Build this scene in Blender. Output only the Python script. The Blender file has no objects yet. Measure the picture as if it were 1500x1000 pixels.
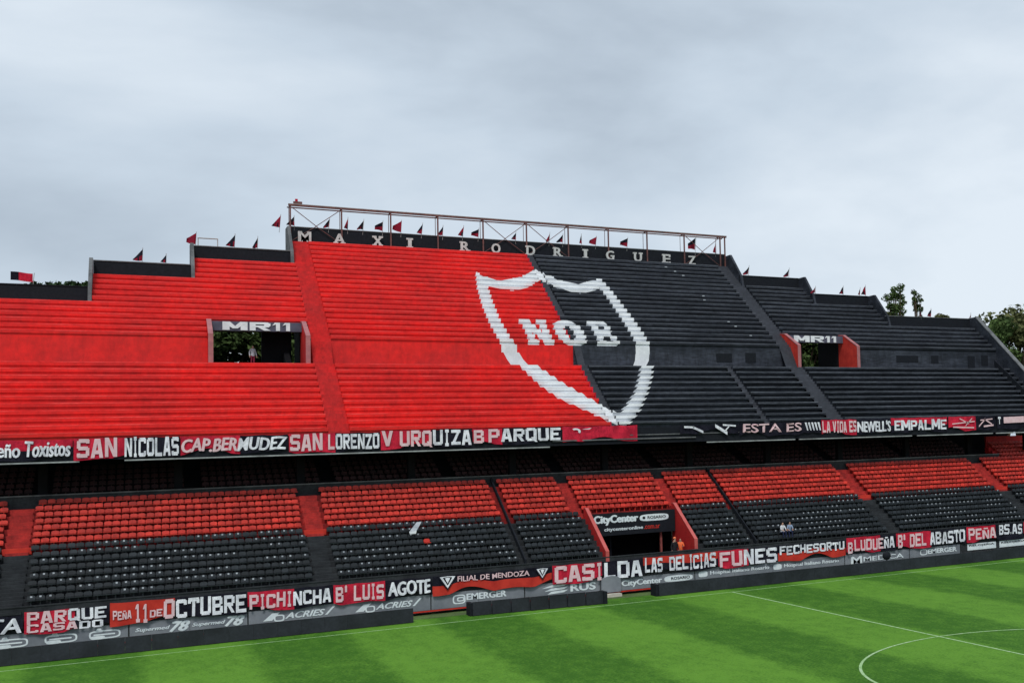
import bpy, bmesh, math, random
from mathutils import Vector, Matrix, noise
rnd = random.Random(7)
sc = bpy.context.scene
col = sc.collection

# ------------------------------------------------------------ camera
cam_d = bpy.data.cameras.new('camera'); cam = bpy.data.objects.new('camera', cam_d); col.objects.link(cam); sc.camera = cam
yaw, pitch, roll = math.radians(31.96925), math.radians(2.9996), math.radians(-1.88213)
fwd = Vector((math.sin(yaw)*math.cos(pitch), math.cos(yaw)*math.cos(pitch), math.sin(pitch)))
rt = Vector((math.cos(yaw), -math.sin(yaw), 0)); upv = rt.cross(fwd)
rt2 = math.cos(roll)*rt + math.sin(roll)*upv; up2 = -math.sin(roll)*rt + math.cos(roll)*upv
m = Matrix((rt2, up2, -fwd)).transposed().to_4x4(); m.translation = Vector((-36.4364, -74.7687, 10.6068))
cam.matrix_world = m
cam_d.sensor_width = 36; cam_d.lens = 1666.47*36/1500
cam_d.shift_x = (750-1241.107)/1500; cam_d.shift_y = (558.409-500)/1500
cam_d.clip_start = .5; cam_d.clip_end = 3000

# ------------------------------------------------------------ world, sun, exposure
SUN_EL, SUN_AZ = math.radians(52), math.radians(205)     # azimuth clockwise from +Y: behind the camera
w = bpy.data.worlds.new('World'); sc.world = w; w.use_nodes = True
nt = w.node_tree; N = nt.nodes; L = nt.links
bg = N['Background']; bg.inputs['Strength'].default_value = .1
sky = N.new('ShaderNodeTexSky'); sky.sky_type = 'NISHITA'; sky.sun_disc = False
sky.sun_elevation = SUN_EL; sky.sun_rotation = SUN_AZ
tc = N.new('ShaderNodeTexCoord')
mp = N.new('ShaderNodeMapping'); mp.inputs['Scale'].default_value = (1.7, 1.7, 4.2); mp.inputs['Rotation'].default_value = (0, math.radians(-12), math.radians(40)); mp.inputs['Location'].default_value = (3.1, 1.7, .4)
L.new(tc.outputs['Generated'], mp.inputs['Vector'])
n1 = N.new('ShaderNodeTexNoise'); n1.inputs['Scale'].default_value = 1.1; n1.inputs['Detail'].default_value = 9; n1.inputs['Roughness'].default_value = .52; n1.inputs['Distortion'].default_value = .15
L.new(mp.outputs[0], n1.inputs['Vector'])
cr = N.new('ShaderNodeValToRGB'); e = cr.color_ramp.elements
e[0].position = .33; e[0].color = (2.9, 3.45, 4.1, 1)
e[1].position = .66; e[1].color = (5.8, 6.4, 7.0, 1)
x_ = cr.color_ramp.elements.new(.5); x_.color = (4.4, 5.1, 5.85, 1)
L.new(n1.outputs['Fac'], cr.inputs['Fac'])
mx = N.new('ShaderNodeMixRGB'); mx.inputs['Fac'].default_value = .96
L.new(sky.outputs[0], mx.inputs[1]); L.new(cr.outputs[0], mx.inputs[2]); L.new(mx.outputs[0], bg.inputs['Color'])
sl = bpy.data.lights.new('sun', 'SUN'); sl.energy = 1.5; sl.angle = math.radians(14); sl.color = (1, .97, .93)
so = bpy.data.objects.new('sun', sl); col.objects.link(so)
dirv = Vector((math.sin(SUN_AZ)*math.cos(SUN_EL), math.cos(SUN_AZ)*math.cos(SUN_EL), math.sin(SUN_EL)))
so.rotation_euler = dirv.to_track_quat('Z', 'Y').to_euler(); so.location = (0, -60, 80)
sc.view_settings.view_transform = 'Standard'; sc.view_settings.look = 'None'
sc.view_settings.exposure = .42; sc.view_settings.gamma = 1; sc.view_settings.use_curve_mapping = False

# ------------------------------------------------------------ helpers
def tag(o, label=None, cat=None, group=None, kind=None):
    if label: o['label'] = label
    if cat: o['category'] = cat
    if group: o['group'] = group
    if kind: o['kind'] = kind
    return o
def empty(name, loc=(0, 0, 0)):
    o = bpy.data.objects.new(name, None); o.location = loc; o.empty_display_size = .3; col.objects.link(o); return o
class MB:
    def __init__(s): s.v = []; s.f = []; s.mi = []; s.mats = []
    def m(s, mat):
        if mat not in s.mats: s.mats.append(mat)
        return s.mats.index(mat)
    def face(s, pts, mat):
        k = len(s.v); s.v += [tuple(p) for p in pts]; s.f.append(tuple(range(k, k+len(pts)))); s.mi.append(s.m(mat))
    def raw(s, vs, fs, mat):
        k = len(s.v); s.v += [tuple(p) for p in vs]; mi = s.m(mat)
        for f in fs: s.f.append(tuple(i+k for i in f)); s.mi.append(mi)
    def box(s, x0, x1, y0, y1, z0, z1, mat):
        vs = [(x, y, z) for x in (x0, x1) for y in (y0, y1) for z in (z0, z1)]
        s.raw(vs, [(0, 1, 3, 2), (4, 6, 7, 5), (0, 4, 5, 1), (2, 3, 7, 6), (0, 2, 6, 4), (1, 5, 7, 3)], mat)
    def bar(s, a, b, r, mat, n=6):
        a = Vector(a); b = Vector(b); d = (b-a).normalized(); q = d.to_track_quat('Z', 'Y')
        vs = []
        for p in (a, b):
            for i in range(n):
                t = 2*math.pi*i/n; vs.append(p + q @ Vector((r*math.cos(t), r*math.sin(t), 0)))
        fs = [(i, (i+1) % n, n+(i+1) % n, n+i) for i in range(n)] + [tuple(range(n))[::-1], tuple(range(n, 2*n))]
        s.raw(vs, fs, mat)
    def prism(s, prof, x0, x1, mat):      # prof in (y,z), extruded in x
        n = len(prof)
        vs = [(x0, y, z) for y, z in prof] + [(x1, y, z) for y, z in prof]
        s.raw(vs, [(i, (i+1) % n, n+(i+1) % n, n+i) for i in range(n)] + [tuple(range(n))[::-1], tuple(range(n, 2*n))], mat)
    def build_each(s, name, parent, nf=6):
        # one object per box of six faces
        for k in range(0, len(s.f), nf):
            q = MB(); idx = sorted({i for f in s.f[k:k+nf] for i in f}); mp_ = {v: n for n, v in enumerate(idx)}
            q.v = [s.v[i] for i in idx]; q.mats = list(s.mats); q.f = [tuple(mp_[i] for i in f) for f in s.f[k:k+nf]]; q.mi = s.mi[k:k+nf]; q.build(name, parent)
    def build(s, name, parent=None, smooth=False, loc=None):
        me = bpy.data.meshes.new(name); me.from_pydata(s.v, [], s.f)
        for mt in s.mats: me.materials.append(mt)
        me.polygons.foreach_set('material_index', s.mi)
        if smooth: me.polygons.foreach_set('use_smooth', [True]*len(s.f))
        me.update(); o = bpy.data.objects.new(name, me); col.objects.link(o)
        if parent:
            o.parent = parent
            if loc is None: o.matrix_parent_inverse = Matrix.Translation(-parent.location)
        if loc is not None: o.location = loc
        return o
def rectify(me):
    bm = bmesh.new(); bm.from_mesh(me); bmesh.ops.recalc_face_normals(bm, faces=bm.faces); bm.to_mesh(me); bm.free()

def mat(name, c, rough=.7, var=.15, scale=1.5, spec=.3, bump=0, c2=None, stretch=(1, 1, 1), metal=0, fine=0, obj=0, streak=0, cell=0):
    mt = bpy.data.materials.new(name); mt.use_nodes = True; t = mt.node_tree; b = t.nodes['Principled BSDF']
    b.inputs['Roughness'].default_value = rough; b.inputs['Specular IOR Level'].default_value = spec; b.inputs['Metallic'].default_value = metal
    tcn = t.nodes.new('ShaderNodeNewGeometry'); mpn = t.nodes.new('ShaderNodeMapping'); mpn.inputs['Scale'].default_value = stretch
    t.links.new(tcn.outputs['Position'], mpn.inputs['Vector'])
    n = t.nodes.new('ShaderNodeTexNoise'); n.inputs['Scale'].default_value = scale; n.inputs['Detail'].default_value = 5; n.inputs['Roughness'].default_value = .6
    t.links.new(mpn.outputs[0], n.inputs['Vector'])
    r = t.nodes.new('ShaderNodeValToRGB'); a = c2 or tuple(x*(1-2*var) for x in c)
    r.color_ramp.elements[0].position = .36; r.color_ramp.elements[0].color = (*a, 1)
    r.color_ramp.elements[1].position = .62; r.color_ramp.elements[1].color = (*c, 1)
    t.links.new(n.outputs['Fac'], r.inputs['Fac']); out = r.outputs[0]
    if fine:
        n2 = t.nodes.new('ShaderNodeTexNoise'); n2.inputs['Scale'].default_value = scale*9; n2.inputs['Detail'].default_value = 3
        t.links.new(mpn.outputs[0], n2.inputs['Vector'])
        mr = t.nodes.new('ShaderNodeMapRange'); mr.inputs['From Min'].default_value = .3; mr.inputs['From Max'].default_value = .7
        mr.inputs['To Min'].default_value = 1-fine; mr.inputs['To Max'].default_value = 1+fine
        t.links.new(n2.outputs['Fac'], mr.inputs['Value'])
        vm = t.nodes.new('ShaderNodeVectorMath'); vm.operation = 'SCALE'
        t.links.new(out, vm.inputs[0]); t.links.new(mr.outputs[0], vm.inputs['Scale']); out = vm.outputs[0]
    def mul(val, amt, a0=0, a1=1):
        nonlocal out
        mr = t.nodes.new('ShaderNodeMapRange'); mr.inputs['From Min'].default_value = a0; mr.inputs['From Max'].default_value = a1
        mr.inputs['To Min'].default_value = 1-amt; mr.inputs['To Max'].default_value = 1+amt*.5
        t.links.new(val, mr.inputs['Value']); vm = t.nodes.new('ShaderNodeVectorMath'); vm.operation = 'SCALE'
        t.links.new(out, vm.inputs[0]); t.links.new(mr.outputs[0], vm.inputs['Scale']); out = vm.outputs[0]
    if obj:
        oi = t.nodes.new('ShaderNodeObjectInfo'); mul(oi.outputs['Random'], obj)
    if streak:      # dirt runs and scuffs, narrow in x and long down the face, and broken up from step to step
        m2 = t.nodes.new('ShaderNodeMapping'); m2.inputs['Scale'].default_value = (1.9, .9, .55); t.links.new(tcn.outputs['Position'], m2.inputs['Vector'])
        n3 = t.nodes.new('ShaderNodeTexNoise'); n3.inputs['Scale'].default_value = 1.3; n3.inputs['Detail'].default_value = 8; n3.inputs['Roughness'].default_value = .75
        t.links.new(m2.outputs[0], n3.inputs['Vector']); mul(n3.outputs['Fac'], streak, .34, .56)
    if cell:        # one tone per seat
        sn = t.nodes.new('ShaderNodeVectorMath'); sn.operation = 'SNAP'; sn.inputs[1].default_value = (.45, .6, 50); t.links.new(tcn.outputs['Position'], sn.inputs[0])
        wn = t.nodes.new('ShaderNodeTexWhiteNoise'); t.links.new(sn.outputs[0], wn.inputs['Vector']); mul(wn.outputs['Value'], cell)
    t.links.new(out, b.inputs['Base Color'])
    if bump:
        bp = t.nodes.new('ShaderNodeBump'); bp.inputs['Strength'].default_value = bump; bp.inputs['Distance'].default_value = .05
        t.links.new(n.outputs['Fac'], bp.inputs['Height']); t.links.new(bp.outputs[0], b.inputs['Normal'])
    return mt
RED = mat('red_paint', (.76, .012, .009), .5, .0, .3, .3, 0, (.58, .014, .013), (.8, .6, .9), fine=.12, obj=.08, streak=.15)
REDN = mat('worn_red_nosing', (.80, .065, .06), .5, .0, .5, .3, 0, (.70, .012, .012), (1, .5, 3), fine=.2)
BLKN = mat('worn_black_nosing', (.115, .125, .15), .55, .0, .5, .3, 0, (.045, .05, .062), (.5, .5, 3), fine=.3)
REDA = mat('red_aisle_paint', (.57, .013, .013), .6, 0, .3, .3, 0, (.46, .018, .018), fine=.12, streak=.25)
BLK = mat('black_paint', (.034, .039, .051), .6, 0, .45, .22, 0, (.013, .016, .023), (.35, 1, 1.6), fine=.35, obj=.22, streak=.4)
BLKA = mat('black_aisle_paint', (.058, .063, .078), .65, 0, .4, .3, 0, (.04, .044, .055), fine=.15)
WHT = mat('white_paint', (.80, .82, .84), .6, 0, .8, .3, 0, (.66, .68, .70), fine=.05)
DARK = mat('dark_paint', (.011, .013, .018), .75, 0, .6, .12, 0, (.012, .014, .018), fine=.2)
VDARK = mat('shade_black_concrete', (.010, .010, .012), .9, 0, .5, .1, 0, (.005, .005, .006))  # near-black colour paints in the deep shade under the deck
GREYC = mat('grey_concrete', (.16, .165, .17), .85, 0, .9, .2, 0, (.08, .085, .09), fine=.15)
DGREY = mat('dark_grey_concrete', (.034, .038, .042), .8, 0, .9, .2, 0, (.018, .02, .023), fine=.2)
PALE = mat('pale_concrete', (.34, .36, .36), .85, 0, .8, .2, 0, (.2, .21, .21), fine=.15)
STEEL = mat('galvanised_steel', (.4, .38, .36), .45, 0, 2, .4, 0, (.28, .26, .25))
RUST = mat('red_oxide_steel', (.17, .07, .06), .6, 0, 2, .3, 0, (.10, .05, .05))
CR = mat('red_cloth', (.60, .022, .05), .85, 0, 1.3, .1, 0, (.36, .014, .035), fine=.15, streak=.3)
CR2 = mat('orange_red_cloth', (.55, .045, .03), .85, 0, 1.3, .1, 0, (.42, .03, .022))
CB = mat('black_cloth', (.016, .016, .026), .85, 0, 1.3, .1, 0, (.006, .006, .012), fine=.4)
CW = mat('white_lettering', (.82, .83, .88), .8, 0, 2, .1, 0, (.56, .57, .63), fine=.15, streak=.2)
CWP = mat('pinkish_lettering', (.76, .55, .58), .8, 0, 2, .1, 0, (.68, .45, .48))
ADG = mat('grey_vinyl_board', (.21, .225, .25), .6, 0, .5, .25, 0, (.15, .165, .19), fine=.06)
ADW = mat('white_vinyl_print', (.72, .78, .80), .6, 0, 3, .2, 0, (.6, .66, .7))
LED = mat('black_board_panel', (.020, .023, .030), .5, 0, .7, .3, 0, (.010, .012, .016), fine=.2)
SR = mat('red_plastic_seat', (.60, .040, .024), .5, 0, 2.2, .3, 0, (.38, .022, .015), fine=.12, cell=.3)
SB = mat('black_plastic_seat', (.020, .025, .030), .42, 0, 1.8, .35, 0, (.009, .012, .015), fine=.25, cell=.45)
PLATE = mat('pale_seat_plate', (.42, .45, .48), .4, 0, 3, .4, 0, (.25, .27, .3))
FLP = mat('dark_red_flag', (.25, .012, .03), .85, 0, 3, .1, 0, (.18, .01, .025))

# ------------------------------------------------------------ ground, pitch
def plane(name, x0, x1, y0, y1, z, mt):
    b = MB(); b.face([(x0, y0, z), (x1, y0, z), (x1, y1, z), (x0, y1, z)], mt); o = b.build(name); return tag(o, kind='structure')
GRD = mat('earth_ground', (.10, .105, .08), .95, 0, .05, .1, 0, (.06, .07, .05), fine=.2)
plane('ground', -1500, 1500, -1500, 1500, -.02, GRD)
g = bpy.data.materials.new('turf'); g.use_nodes = True; t = g.node_tree; b = t.nodes['Principled BSDF']; b.inputs['Roughness'].default_value = .9; b.inputs['Specular IOR Level'].default_value = .15
geo = t.nodes.new('ShaderNodeNewGeometry'); sep = t.nodes.new('ShaderNodeSeparateXYZ'); t.links.new(geo.outputs['Position'], sep.inputs[0])
def M(op, a, b_=None, c=None):
    n = t.nodes.new('ShaderNodeMath'); n.operation = op
    for i, v in enumerate((a, b_, c)):
        if v is None: continue
        if isinstance(v, (int, float)): n.inputs[i].default_value = v
        else: t.links.new(v, n.inputs[i])
    return n.outputs[0]
def NZ(scale, det=4, st=(1, 1, 1)):
    mm = t.nodes.new('ShaderNodeMapping'); mm.inputs['Scale'].default_value = st; t.links.new(geo.outputs['Position'], mm.inputs['Vector'])
    n = t.nodes.new('ShaderNodeTexNoise'); n.inputs['Scale'].default_value = scale; n.inputs['Detail'].default_value = det; t.links.new(mm.outputs[0], n.inputs['Vector']); return n.outputs['Fac']
wob = NZ(.35, 3)
xs = M('ADD', sep.outputs[0], M('MULTIPLY', M('SUBTRACT', wob, .5), 1.1))
st = M('SINE', M('MULTIPLY', M('ADD', xs, 4.94), math.pi/5.225))
sm = M('SMOOTH_MIN', M('MAXIMUM', M('MULTIPLY', st, 3.2), -1), 1, .4)
fac = M('ADD', M('MULTIPLY', sm, .30), .5)
ys = M('SINE', M('MULTIPLY', sep.outputs[1], math.pi/7.5))
fac = M('ADD', fac, M('MULTIPLY', M('MAXIMUM', M('MINIMUM', M('MULTIPLY', ys, 2), 1), -1), .05))
fac = M('ADD', fac, M('MULTIPLY', M('SUBTRACT', NZ(.22, 5), .5), .55))
fac = M('ADD', fac, M('MULTIPLY', M('SUBTRACT', NZ(1.6, 7, (1, .5, 1)), .5), 1.15))
fac = M('ADD', fac, M('MULTIPLY', M('SUBTRACT', NZ(7, 6), .5), 1.8))
rp = t.nodes.new('ShaderNodeValToRGB'); rp.color_ramp.elements[0].color = (.034, .116, .007, 1); rp.color_ramp.elements[0].position = .05
rp.color_ramp.elements[1].color = (.106, .252, .024, 1); rp.color_ramp.elements[1].position = .95
t.links.new(fac, rp.inputs[0]); t.links.new(rp.outputs[0], b.inputs['Base Color'])
bp = t.nodes.new('ShaderNodeBump'); bp.inputs['Strength'].default_value = .4; bp.inputs['Distance'].default_value = .04
t.links.new(NZ(14, 3), bp.inputs['Height']); t.links.new(bp.outputs[0], b.inputs['Normal'])
# turf surface with shallow swells so that the grass is not a dead flat sheet
pb = MB(); pb.face([(-60, -76, .0), (60, -76, .0), (60, 5.98, .0), (-60, 5.98, .0)], g)
tag(pb.build('pitch'), kind='structure')
LINE = mat('pitch_line_chalk', (.42, .55, .34), .9, 0, 4, .1, 0, (.22, .42, .14), fine=.25)
def strip(name, pts, w_, closed=False):
    b = MB(); n = len(pts); Lp = []; Rp = []
    for i in range(n):
        a = Vector(pts[(i-1) % n] if closed or i else pts[0]); c = Vector(pts[(i+1) % n] if closed or i < n-1 else pts[-1])
        d = (c-a).normalized(); nn = Vector((-d.y, d.x)); p = Vector(pts[i]); Lp.append(p+nn*w_/2); Rp.append(p-nn*w_/2)
    for i in range(n if closed else n-1):
        j = (i+1) % n; b.face([(Rp[i].x, Rp[i].y, z_), (Rp[j].x, Rp[j].y, z_), (Lp[j].x, Lp[j].y, z_), (Lp[i].x, Lp[i].y, z_)], LINE)
    return tag(b.build(name), kind='structure')
z_ = .004; strip('touchline', [(-50, .3), (50, .3)], .12)
z_ = .008; strip('halfway_line', [(0, .36), (0, -68)], .13)
z_ = .012; strip('centre_circle', [(9.15*math.cos(a*math.pi/60), -34+9.15*math.sin(a*math.pi/60)) for a in range(120)], .14, True)
GR2 = mat('worn_margin', (.10, .16, .05), .95, 0, .8, .1, 0, (.07, .10, .045), fine=.25)
plane('pitch_margin', -60, 60, 3.2, 5.97, .004, GR2)

# ------------------------------------------------------------ upper terrace
CX = -4.15
RISE, RUN = .5, .683
YA, ZA, NL = 11.8, 12.25, 11
YL, ZL = YA+NL*RUN, ZA+NL*RISE        # walkway
WY, ZU = YL+1.5, 19.6; NU = 20
XL, XR = -50.6, 42.3
SPLIT = -4.6
WIN = [(-31.85, -25.70), (17.20, 23.60)]
OUT = [(-10.23, 27.09), (-9.23, 26.45), (-8.37, 26.26), (-7.36, 26.48), (-5.9, 26.96), (-4.42, 27.86), (-3.7, 27.25), (-2.45, 26.52), (-0.97, 26.29), (0.66, 26.86), (1.55, 27.0), (1.83, 25.96), (2.1, 24.31), (2.35, 22.34), (2.45, 20.88), (2.4, 19.48), (2.3, 18.38), (1.35, 16.85), (0.02, 15.25), (-1.5, 13.74), (-3.48, 12.27), (-3.93, 12.5), (-4.63, 12.8), (-5.46, 13.39), (-7.65, 14.7), (-8.79, 15.9), (-9.75, 17.7), (-10.3, 18.5), (-10.72, 19.4), (-10.99, 21.36), (-10.97, 23.31), (-10.71, 25.37)]
INN = [(-9.8, 25.57), (-8.76, 25.4), (-7.6, 25.23), (-6.2, 25.61), (-4.49, 26.65), (-3.51, 25.91), (-2.44, 25.42), (-1.21, 25.24), (0.32, 25.64), (0.95, 26.0), (1.15, 24.58), (1.28, 22.46), (1.3, 20.57), (1.2, 19.46), (1.1, 18.36), (0.75, 17.5), (0.17, 16.71), (-1.02, 15.26), (-2.24, 14.23), (-3.42, 13.36), (-4.12, 13.78), (-5.33, 14.8), (-6.96, 16.2), (-8.13, 17.45), (-8.93, 18.3), (-9.4, 19.1), (-9.85, 20.2), (-10.05, 21.93), (-9.98, 23.93)]
def box2(x0, z0, x1, z1): return [(x0, z0), (x1, z0), (x1, z1), (x0, z1)]
def ell(cx, cz, a, b_, n=20, p=.8):
    o = []
    for i in range(n):
        th = 2*math.pi*i/n; c, s = math.cos(th), math.sin(th)
        o.append((cx+a*math.copysign(abs(c)**p, c), cz+b_*math.copysign(abs(s)**p, s)))
    return o
def place(polys, x0, x1, z0=19.55, z1=22.12): return [[(x0+(x1-x0)*a, z0+(z1-z0)*b_) for a, b_ in p] for p in polys]
_c = (-4.3, 20.5)
OUT = [(_c[0]+(x-_c[0])*1.008, _c[1]+(z-_c[1])*1.004) for x, z in OUT]; INN = [(_c[0]+(x-_c[0])*.99, _c[1]+(z-_c[1])*.992) for x, z in INN]
SHAPES = [[OUT, INN]]
for p in ([box2(.06, 0, .33, 1)], [box2(.67, 0, .94, 1)], [[(.06, 1), (.38, 1), (.94, 0), (.62, 0)]], [box2(0, 0, .40, .17)], [box2(0, .83, .3, 1)], [box2(.62, .83, 1, 1)]):
    SHAPES.append(place(p, -8.45, -6.05))
SHAPES.append(place([ell(.5, .5, .5, .5), ell(.5, .5, .14, .26)], -5.68, -3.1))
for p in ([box2(.1, 0, .38, 1)], [box2(0, 0, .3, .17)], [box2(0, .83, .3, 1)],
          [[(.2, 1), (.74, 1), (.95, .88), (.95, .64), (.8, .51), (.2, .49)], [(.40, .82), (.62, .82), (.68, .74), (.62, .67), (.40, .67)]],
          [[(.2, .52), (.82, .52), (1, .38), (1, .14), (.82, 0), (.2, 0)], [(.40, .36), (.68, .36), (.74, .26), (.68, .17), (.40, .17)]]):
    SHAPES.append(place(p, -2.38, -.32))
def white(z):
    iv = []
    for polys in SHAPES:
        xs_ = []
        for p in polys:
            n = len(p)
            for i in range(n):
                (xa, za), (xb, zb) = p[i], p[(i+1) % n]
                if (za > z) != (zb > z): xs_.append(xa+(z-za)*(xb-xa)/(zb-za))
        xs_.sort(); iv += list(zip(xs_[::2], xs_[1::2]))
    iv.sort(); o = []
    for a, b_ in iv:
        if o and a <= o[-1][1]+.02: o[-1][1] = max(o[-1][1], b_)
        else: o.append([a, b_])
    return [x for x in o if x[1]-x[0] > .08]
def band(mb, x0, x1, ya, za, yb, zb, ma, mb_, paint=(None, None)):
    """one strip of a step from (ya,za) to (yb,zb); ma left of SPLIT, mb_ right of it, white where painted"""
    lo, hi = (paint if paint[0] is not None else (za, zb))
    A, B = white(lo+.004), white(hi-.004)
    if len(A) != len(B) or any(abs(p[0]-q[0]) > 2.4 or abs(p[1]-q[1]) > 2.4 for p, q in zip(A, B)):
        Mi = white((lo+hi)/2); A = B = Mi
    cut = [(x0, x0, None)]
    ev = []
    for p, q in zip(A, B): ev.append((p[0], q[0], p[1], q[1]))
    def base(a0, a1, b0, b1):
        # unpainted piece from (a0 bottom,a1 top) to (b0,b1)
        a0 = min(max(a0, x0), x1); a1 = min(max(a1, x0), x1); b0 = min(max(b0, x0), x1); b1 = min(max(b1, x0), x1)
        if b0-a0 < 1e-4 and b1-a1 < 1e-4: return
        if (a0+a1)/2 < SPLIT < (b0+b1)/2 and a0 < SPLIT and a1 < SPLIT and b0 > SPLIT and b1 > SPLIT:
            quad(a0, a1, SPLIT, SPLIT, ma); quad(SPLIT, SPLIT, b0, b1, mb_)
        else: quad(a0, a1, b0, b1, ma if (a0+b0)/2 < SPLIT else mb_)
    def quad(a0, a1, b0, b1, mt):
        mb.face([(a0, ya, za), (b0, ya, za), (b1, yb, zb), (a1, yb, zb)], mt)
    c0 = c1 = x0
    for w0, w1, w2, w3 in ev:
        if w2 <= x0 and w3 <= x0: continue
        if w0 >= x1 and w1 >= x1: break
        base(c0, c1, w0, w1)
        q = [min(max(v, x0), x1) for v in (w0, w1, w2, w3)]
        if q[2]-q[0] > 1e-4 or q[3]-q[1] > 1e-4: quad(q[0], q[1], q[2], q[3], WHT)
        c0, c1 = q[2], q[3]
    base(c0, c1, x1, x1)
terr = empty('grandstand', (CX, 11.8, 0))
tag(terr, 'big red and black stepped grandstand with white painted shield and seat rows below', 'grandstand')
def sections(j):     # x extents per upper row
    if j < 6: return XL, XR
    if j < 11: return -39.35, 31.1
    if j < 15: return -32.65, 24.0
    return -25.25, 16.95
AIS = [(-25.2, -23.8), (-4.58, -3.95), (15.7, 17.2)]       # stairways through the whole terrace
AIS_L = [(9.1, 9.6)]
def cutsegs(x0, x1, holes):
    o = [(x0, x1)]
    for h0, h1 in holes:
        n = []
        for a, b_ in o:
            if h1 <= a or h0 >= b_: n.append((a, b_)); continue
            if h0 > a: n.append((a, h0))
            if h1 < b_: n.append((h1, b_))
        o = n
    return [s for s in o if s[1]-s[0] > .2]
OV = .26
def step(x0, x1, yf, z0):
    b = MB(); jz = rnd.uniform(-.015, .015); jy = rnd.uniform(-.02, .02); y0 = yf+jy
    red = (x0+x1)/2 < SPLIT
    ov = (.11 if z0 < ZL else .09) if red else ((.20 if x0 < 5 else .30) if z0 < ZL else (.12 if x0 < 5 else .17))
    zt = z0+RISE; zm = z0+(.24 if red else .30 if z0 < ZL else .24)+jz
    band(b, x0, x1, y0+ov, z0, y0+ov, zm, RED, BLK)
    band(b, x0, x1, y0+ov, zm, y0, zm, RED, BLK, (zm-.02, zm+.02))
    band(b, x0, x1, y0, zm, y0, zt-.07, RED, BLK)
    band(b, x0, x1, y0-.004, zt-.07, y0-.004, zt, REDN, BLKN)
    band(b, x0, x1, y0-.004, zt, yf+RUN+ov+.02, zt, RED, BLK, (zt-.02, zt+.02))
    for x in (x0, x1):
        mt = RED if x < SPLIT else BLK
        q = [(x, y0+ov, z0), (x, y0+ov, zm), (x, y0, zm), (x, y0, zt), (x, yf+RUN+ov, zt), (x, yf+RUN+ov, z0)]
        b.face(q if x == x0 else q[::-1], mt)
    return b.build('terrace_step', terr)
stair_mb = {(a, u): MB() for a in AIS+AIS_L for u in (0, 1)}
def stair(a, yf, z0):
    b = stair_mb[(a, int(z0 > ZL))]; x0, x1 = a
    for k in range(2):
        ya, za, zb = yf+k*RUN/2, z0+k*RISE/2, z0+(k+1)*RISE/2
        band(b, x0, x1, ya, za, ya, zb, REDA, BLKA)
        band(b, x0, x1, ya, zb, ya+RUN/2+.01, zb, REDA, BLKA, (zb-.02, zb+.02))
for i in range(NL):
    yf, z0 = YA+i*RUN, ZA+i*RISE
    for s in cutsegs(XL, XR, AIS+AIS_L): step(s[0], s[1], yf, z0)
    for a in AIS+AIS_L: stair(a, yf, z0)
for j in range(NU):
    yf, z0 = WY+j*RUN, ZU+j*RISE; x0, x1 = sections(j)
    ais_j = [a for a in AIS if not (a == AIS[1] and j < 6)]; holes = list(ais_j)
    if j < 3: holes += [(a-.3, b_+.3) for a, b_ in WIN]
    ends = [(x0-.01, x0+.9), (x1-.9, x1+.01)] if j >= 6 else [(x1-.9, x1+.01)]
    for s in cutsegs(x0, x1, holes): step(s[0], s[1], yf, z0)
    for a in ais_j:
        if a[0] >= x0-.4 and a[1] <= x1+.6: stair(a, yf, z0)
for q_ in stair_mb.values():
    if q_.v: q_.build('stairway', terr)
# walkway and its back wall
b = MB(); b.box(XL, XR, YL+.01, WY+.3, ZL-.3, ZL-.004, GREYC); b.build('walkway', terr)
b = MB()
for s in cutsegs(XL, XR, [(a, b_) for a, b_ in WIN]):
    band(b, s[0], s[1], WY-.02, ZL, WY-.02, ZL+.6, RED, BLK); band(b, s[0], s[1], WY-.02, ZL+.6, WY-.02, ZL+1.2, RED, BLK); band(b, s[0], s[1], WY-.02, ZL+1.2, WY-.02, ZU+.02, RED, BLK)
    band(b, s[0], s[1], WY-.02, ZU+.02, WY+OV+.03, ZU+.02, RED, BLK, (ZU, ZU+.03))
b.build('walkway_wall', terr)
# steep flights up the wall on the stairways
for a in AIS:
    b = MB()
    for k in range(8):
        y0 = YL+.35+k*(WY-YL-.35)/8; za = ZL+k*(ZU-ZL)/8; zb = ZL+(k+1)*(ZU-ZL)/8
        band(b, a[0], a[1], y0, za, y0, zb, REDA, BLKA); band(b, a[0], a[1], y0, zb, y0+.2, zb, REDA, BLKA, (zb-.02, zb+.02))
    b.build('wall_steps', terr)
# thin pale edge line between the red and the black halves
def edge(yf, z0):
    if any(a-.1 < SPLIT < c+.1 for zz_ in (z0+.05, z0+.25, z0+.45) for a, c in white(zz_)): return
    b.box(SPLIT-.09, SPLIT-.0, yf-.03, yf+RUN+OV, z0+.02, z0+RISE+.012, CR)
b = MB()
for i in range(NL): edge(YA+i*RUN, ZA+i*RISE)
b.build('dividing_kerb', terr); b = MB()
for j in range(NU): edge(WY+j*RUN, ZU+j*RISE)
b.build('dividing_kerb', terr)
# dark doorways and patches on the walkway wall (right hand)
b = MB()
for xa, xb, za, zb in ((29.2, 31.9, 18.45, 19.15), (33.6, 34.5, 18.4, 19.2), (40.2, 41.1, 18.2, 19.3), (38.4, 39.3, 17.95, 19.2), (9.0, 10.6, 18.3, 19.1), (12, 13.1, 18.3, 19.2)):
    b.box(xa, xb, WY-.06, WY-.03, za, zb, DARK)
b.build_each('wall_hatch', terr)
# small pale plates added as white specks on black steps beside the shield
for k, (xm, jj) in enumerate(((9.3, 18), (10.0, 17), (10.6, 16), (11.2, 11), (11.0, 10), (11.9, 5), (12.3, 4), (13.2, 2))):
    b = MB(); yq, zq = WY+jj*RUN, ZU+jj*RISE; b.box(xm, xm+.26, yq-.04, yq-.028, zq+.35, zq+.45, PLATE); b.build('pale_fleck', terr)
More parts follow.
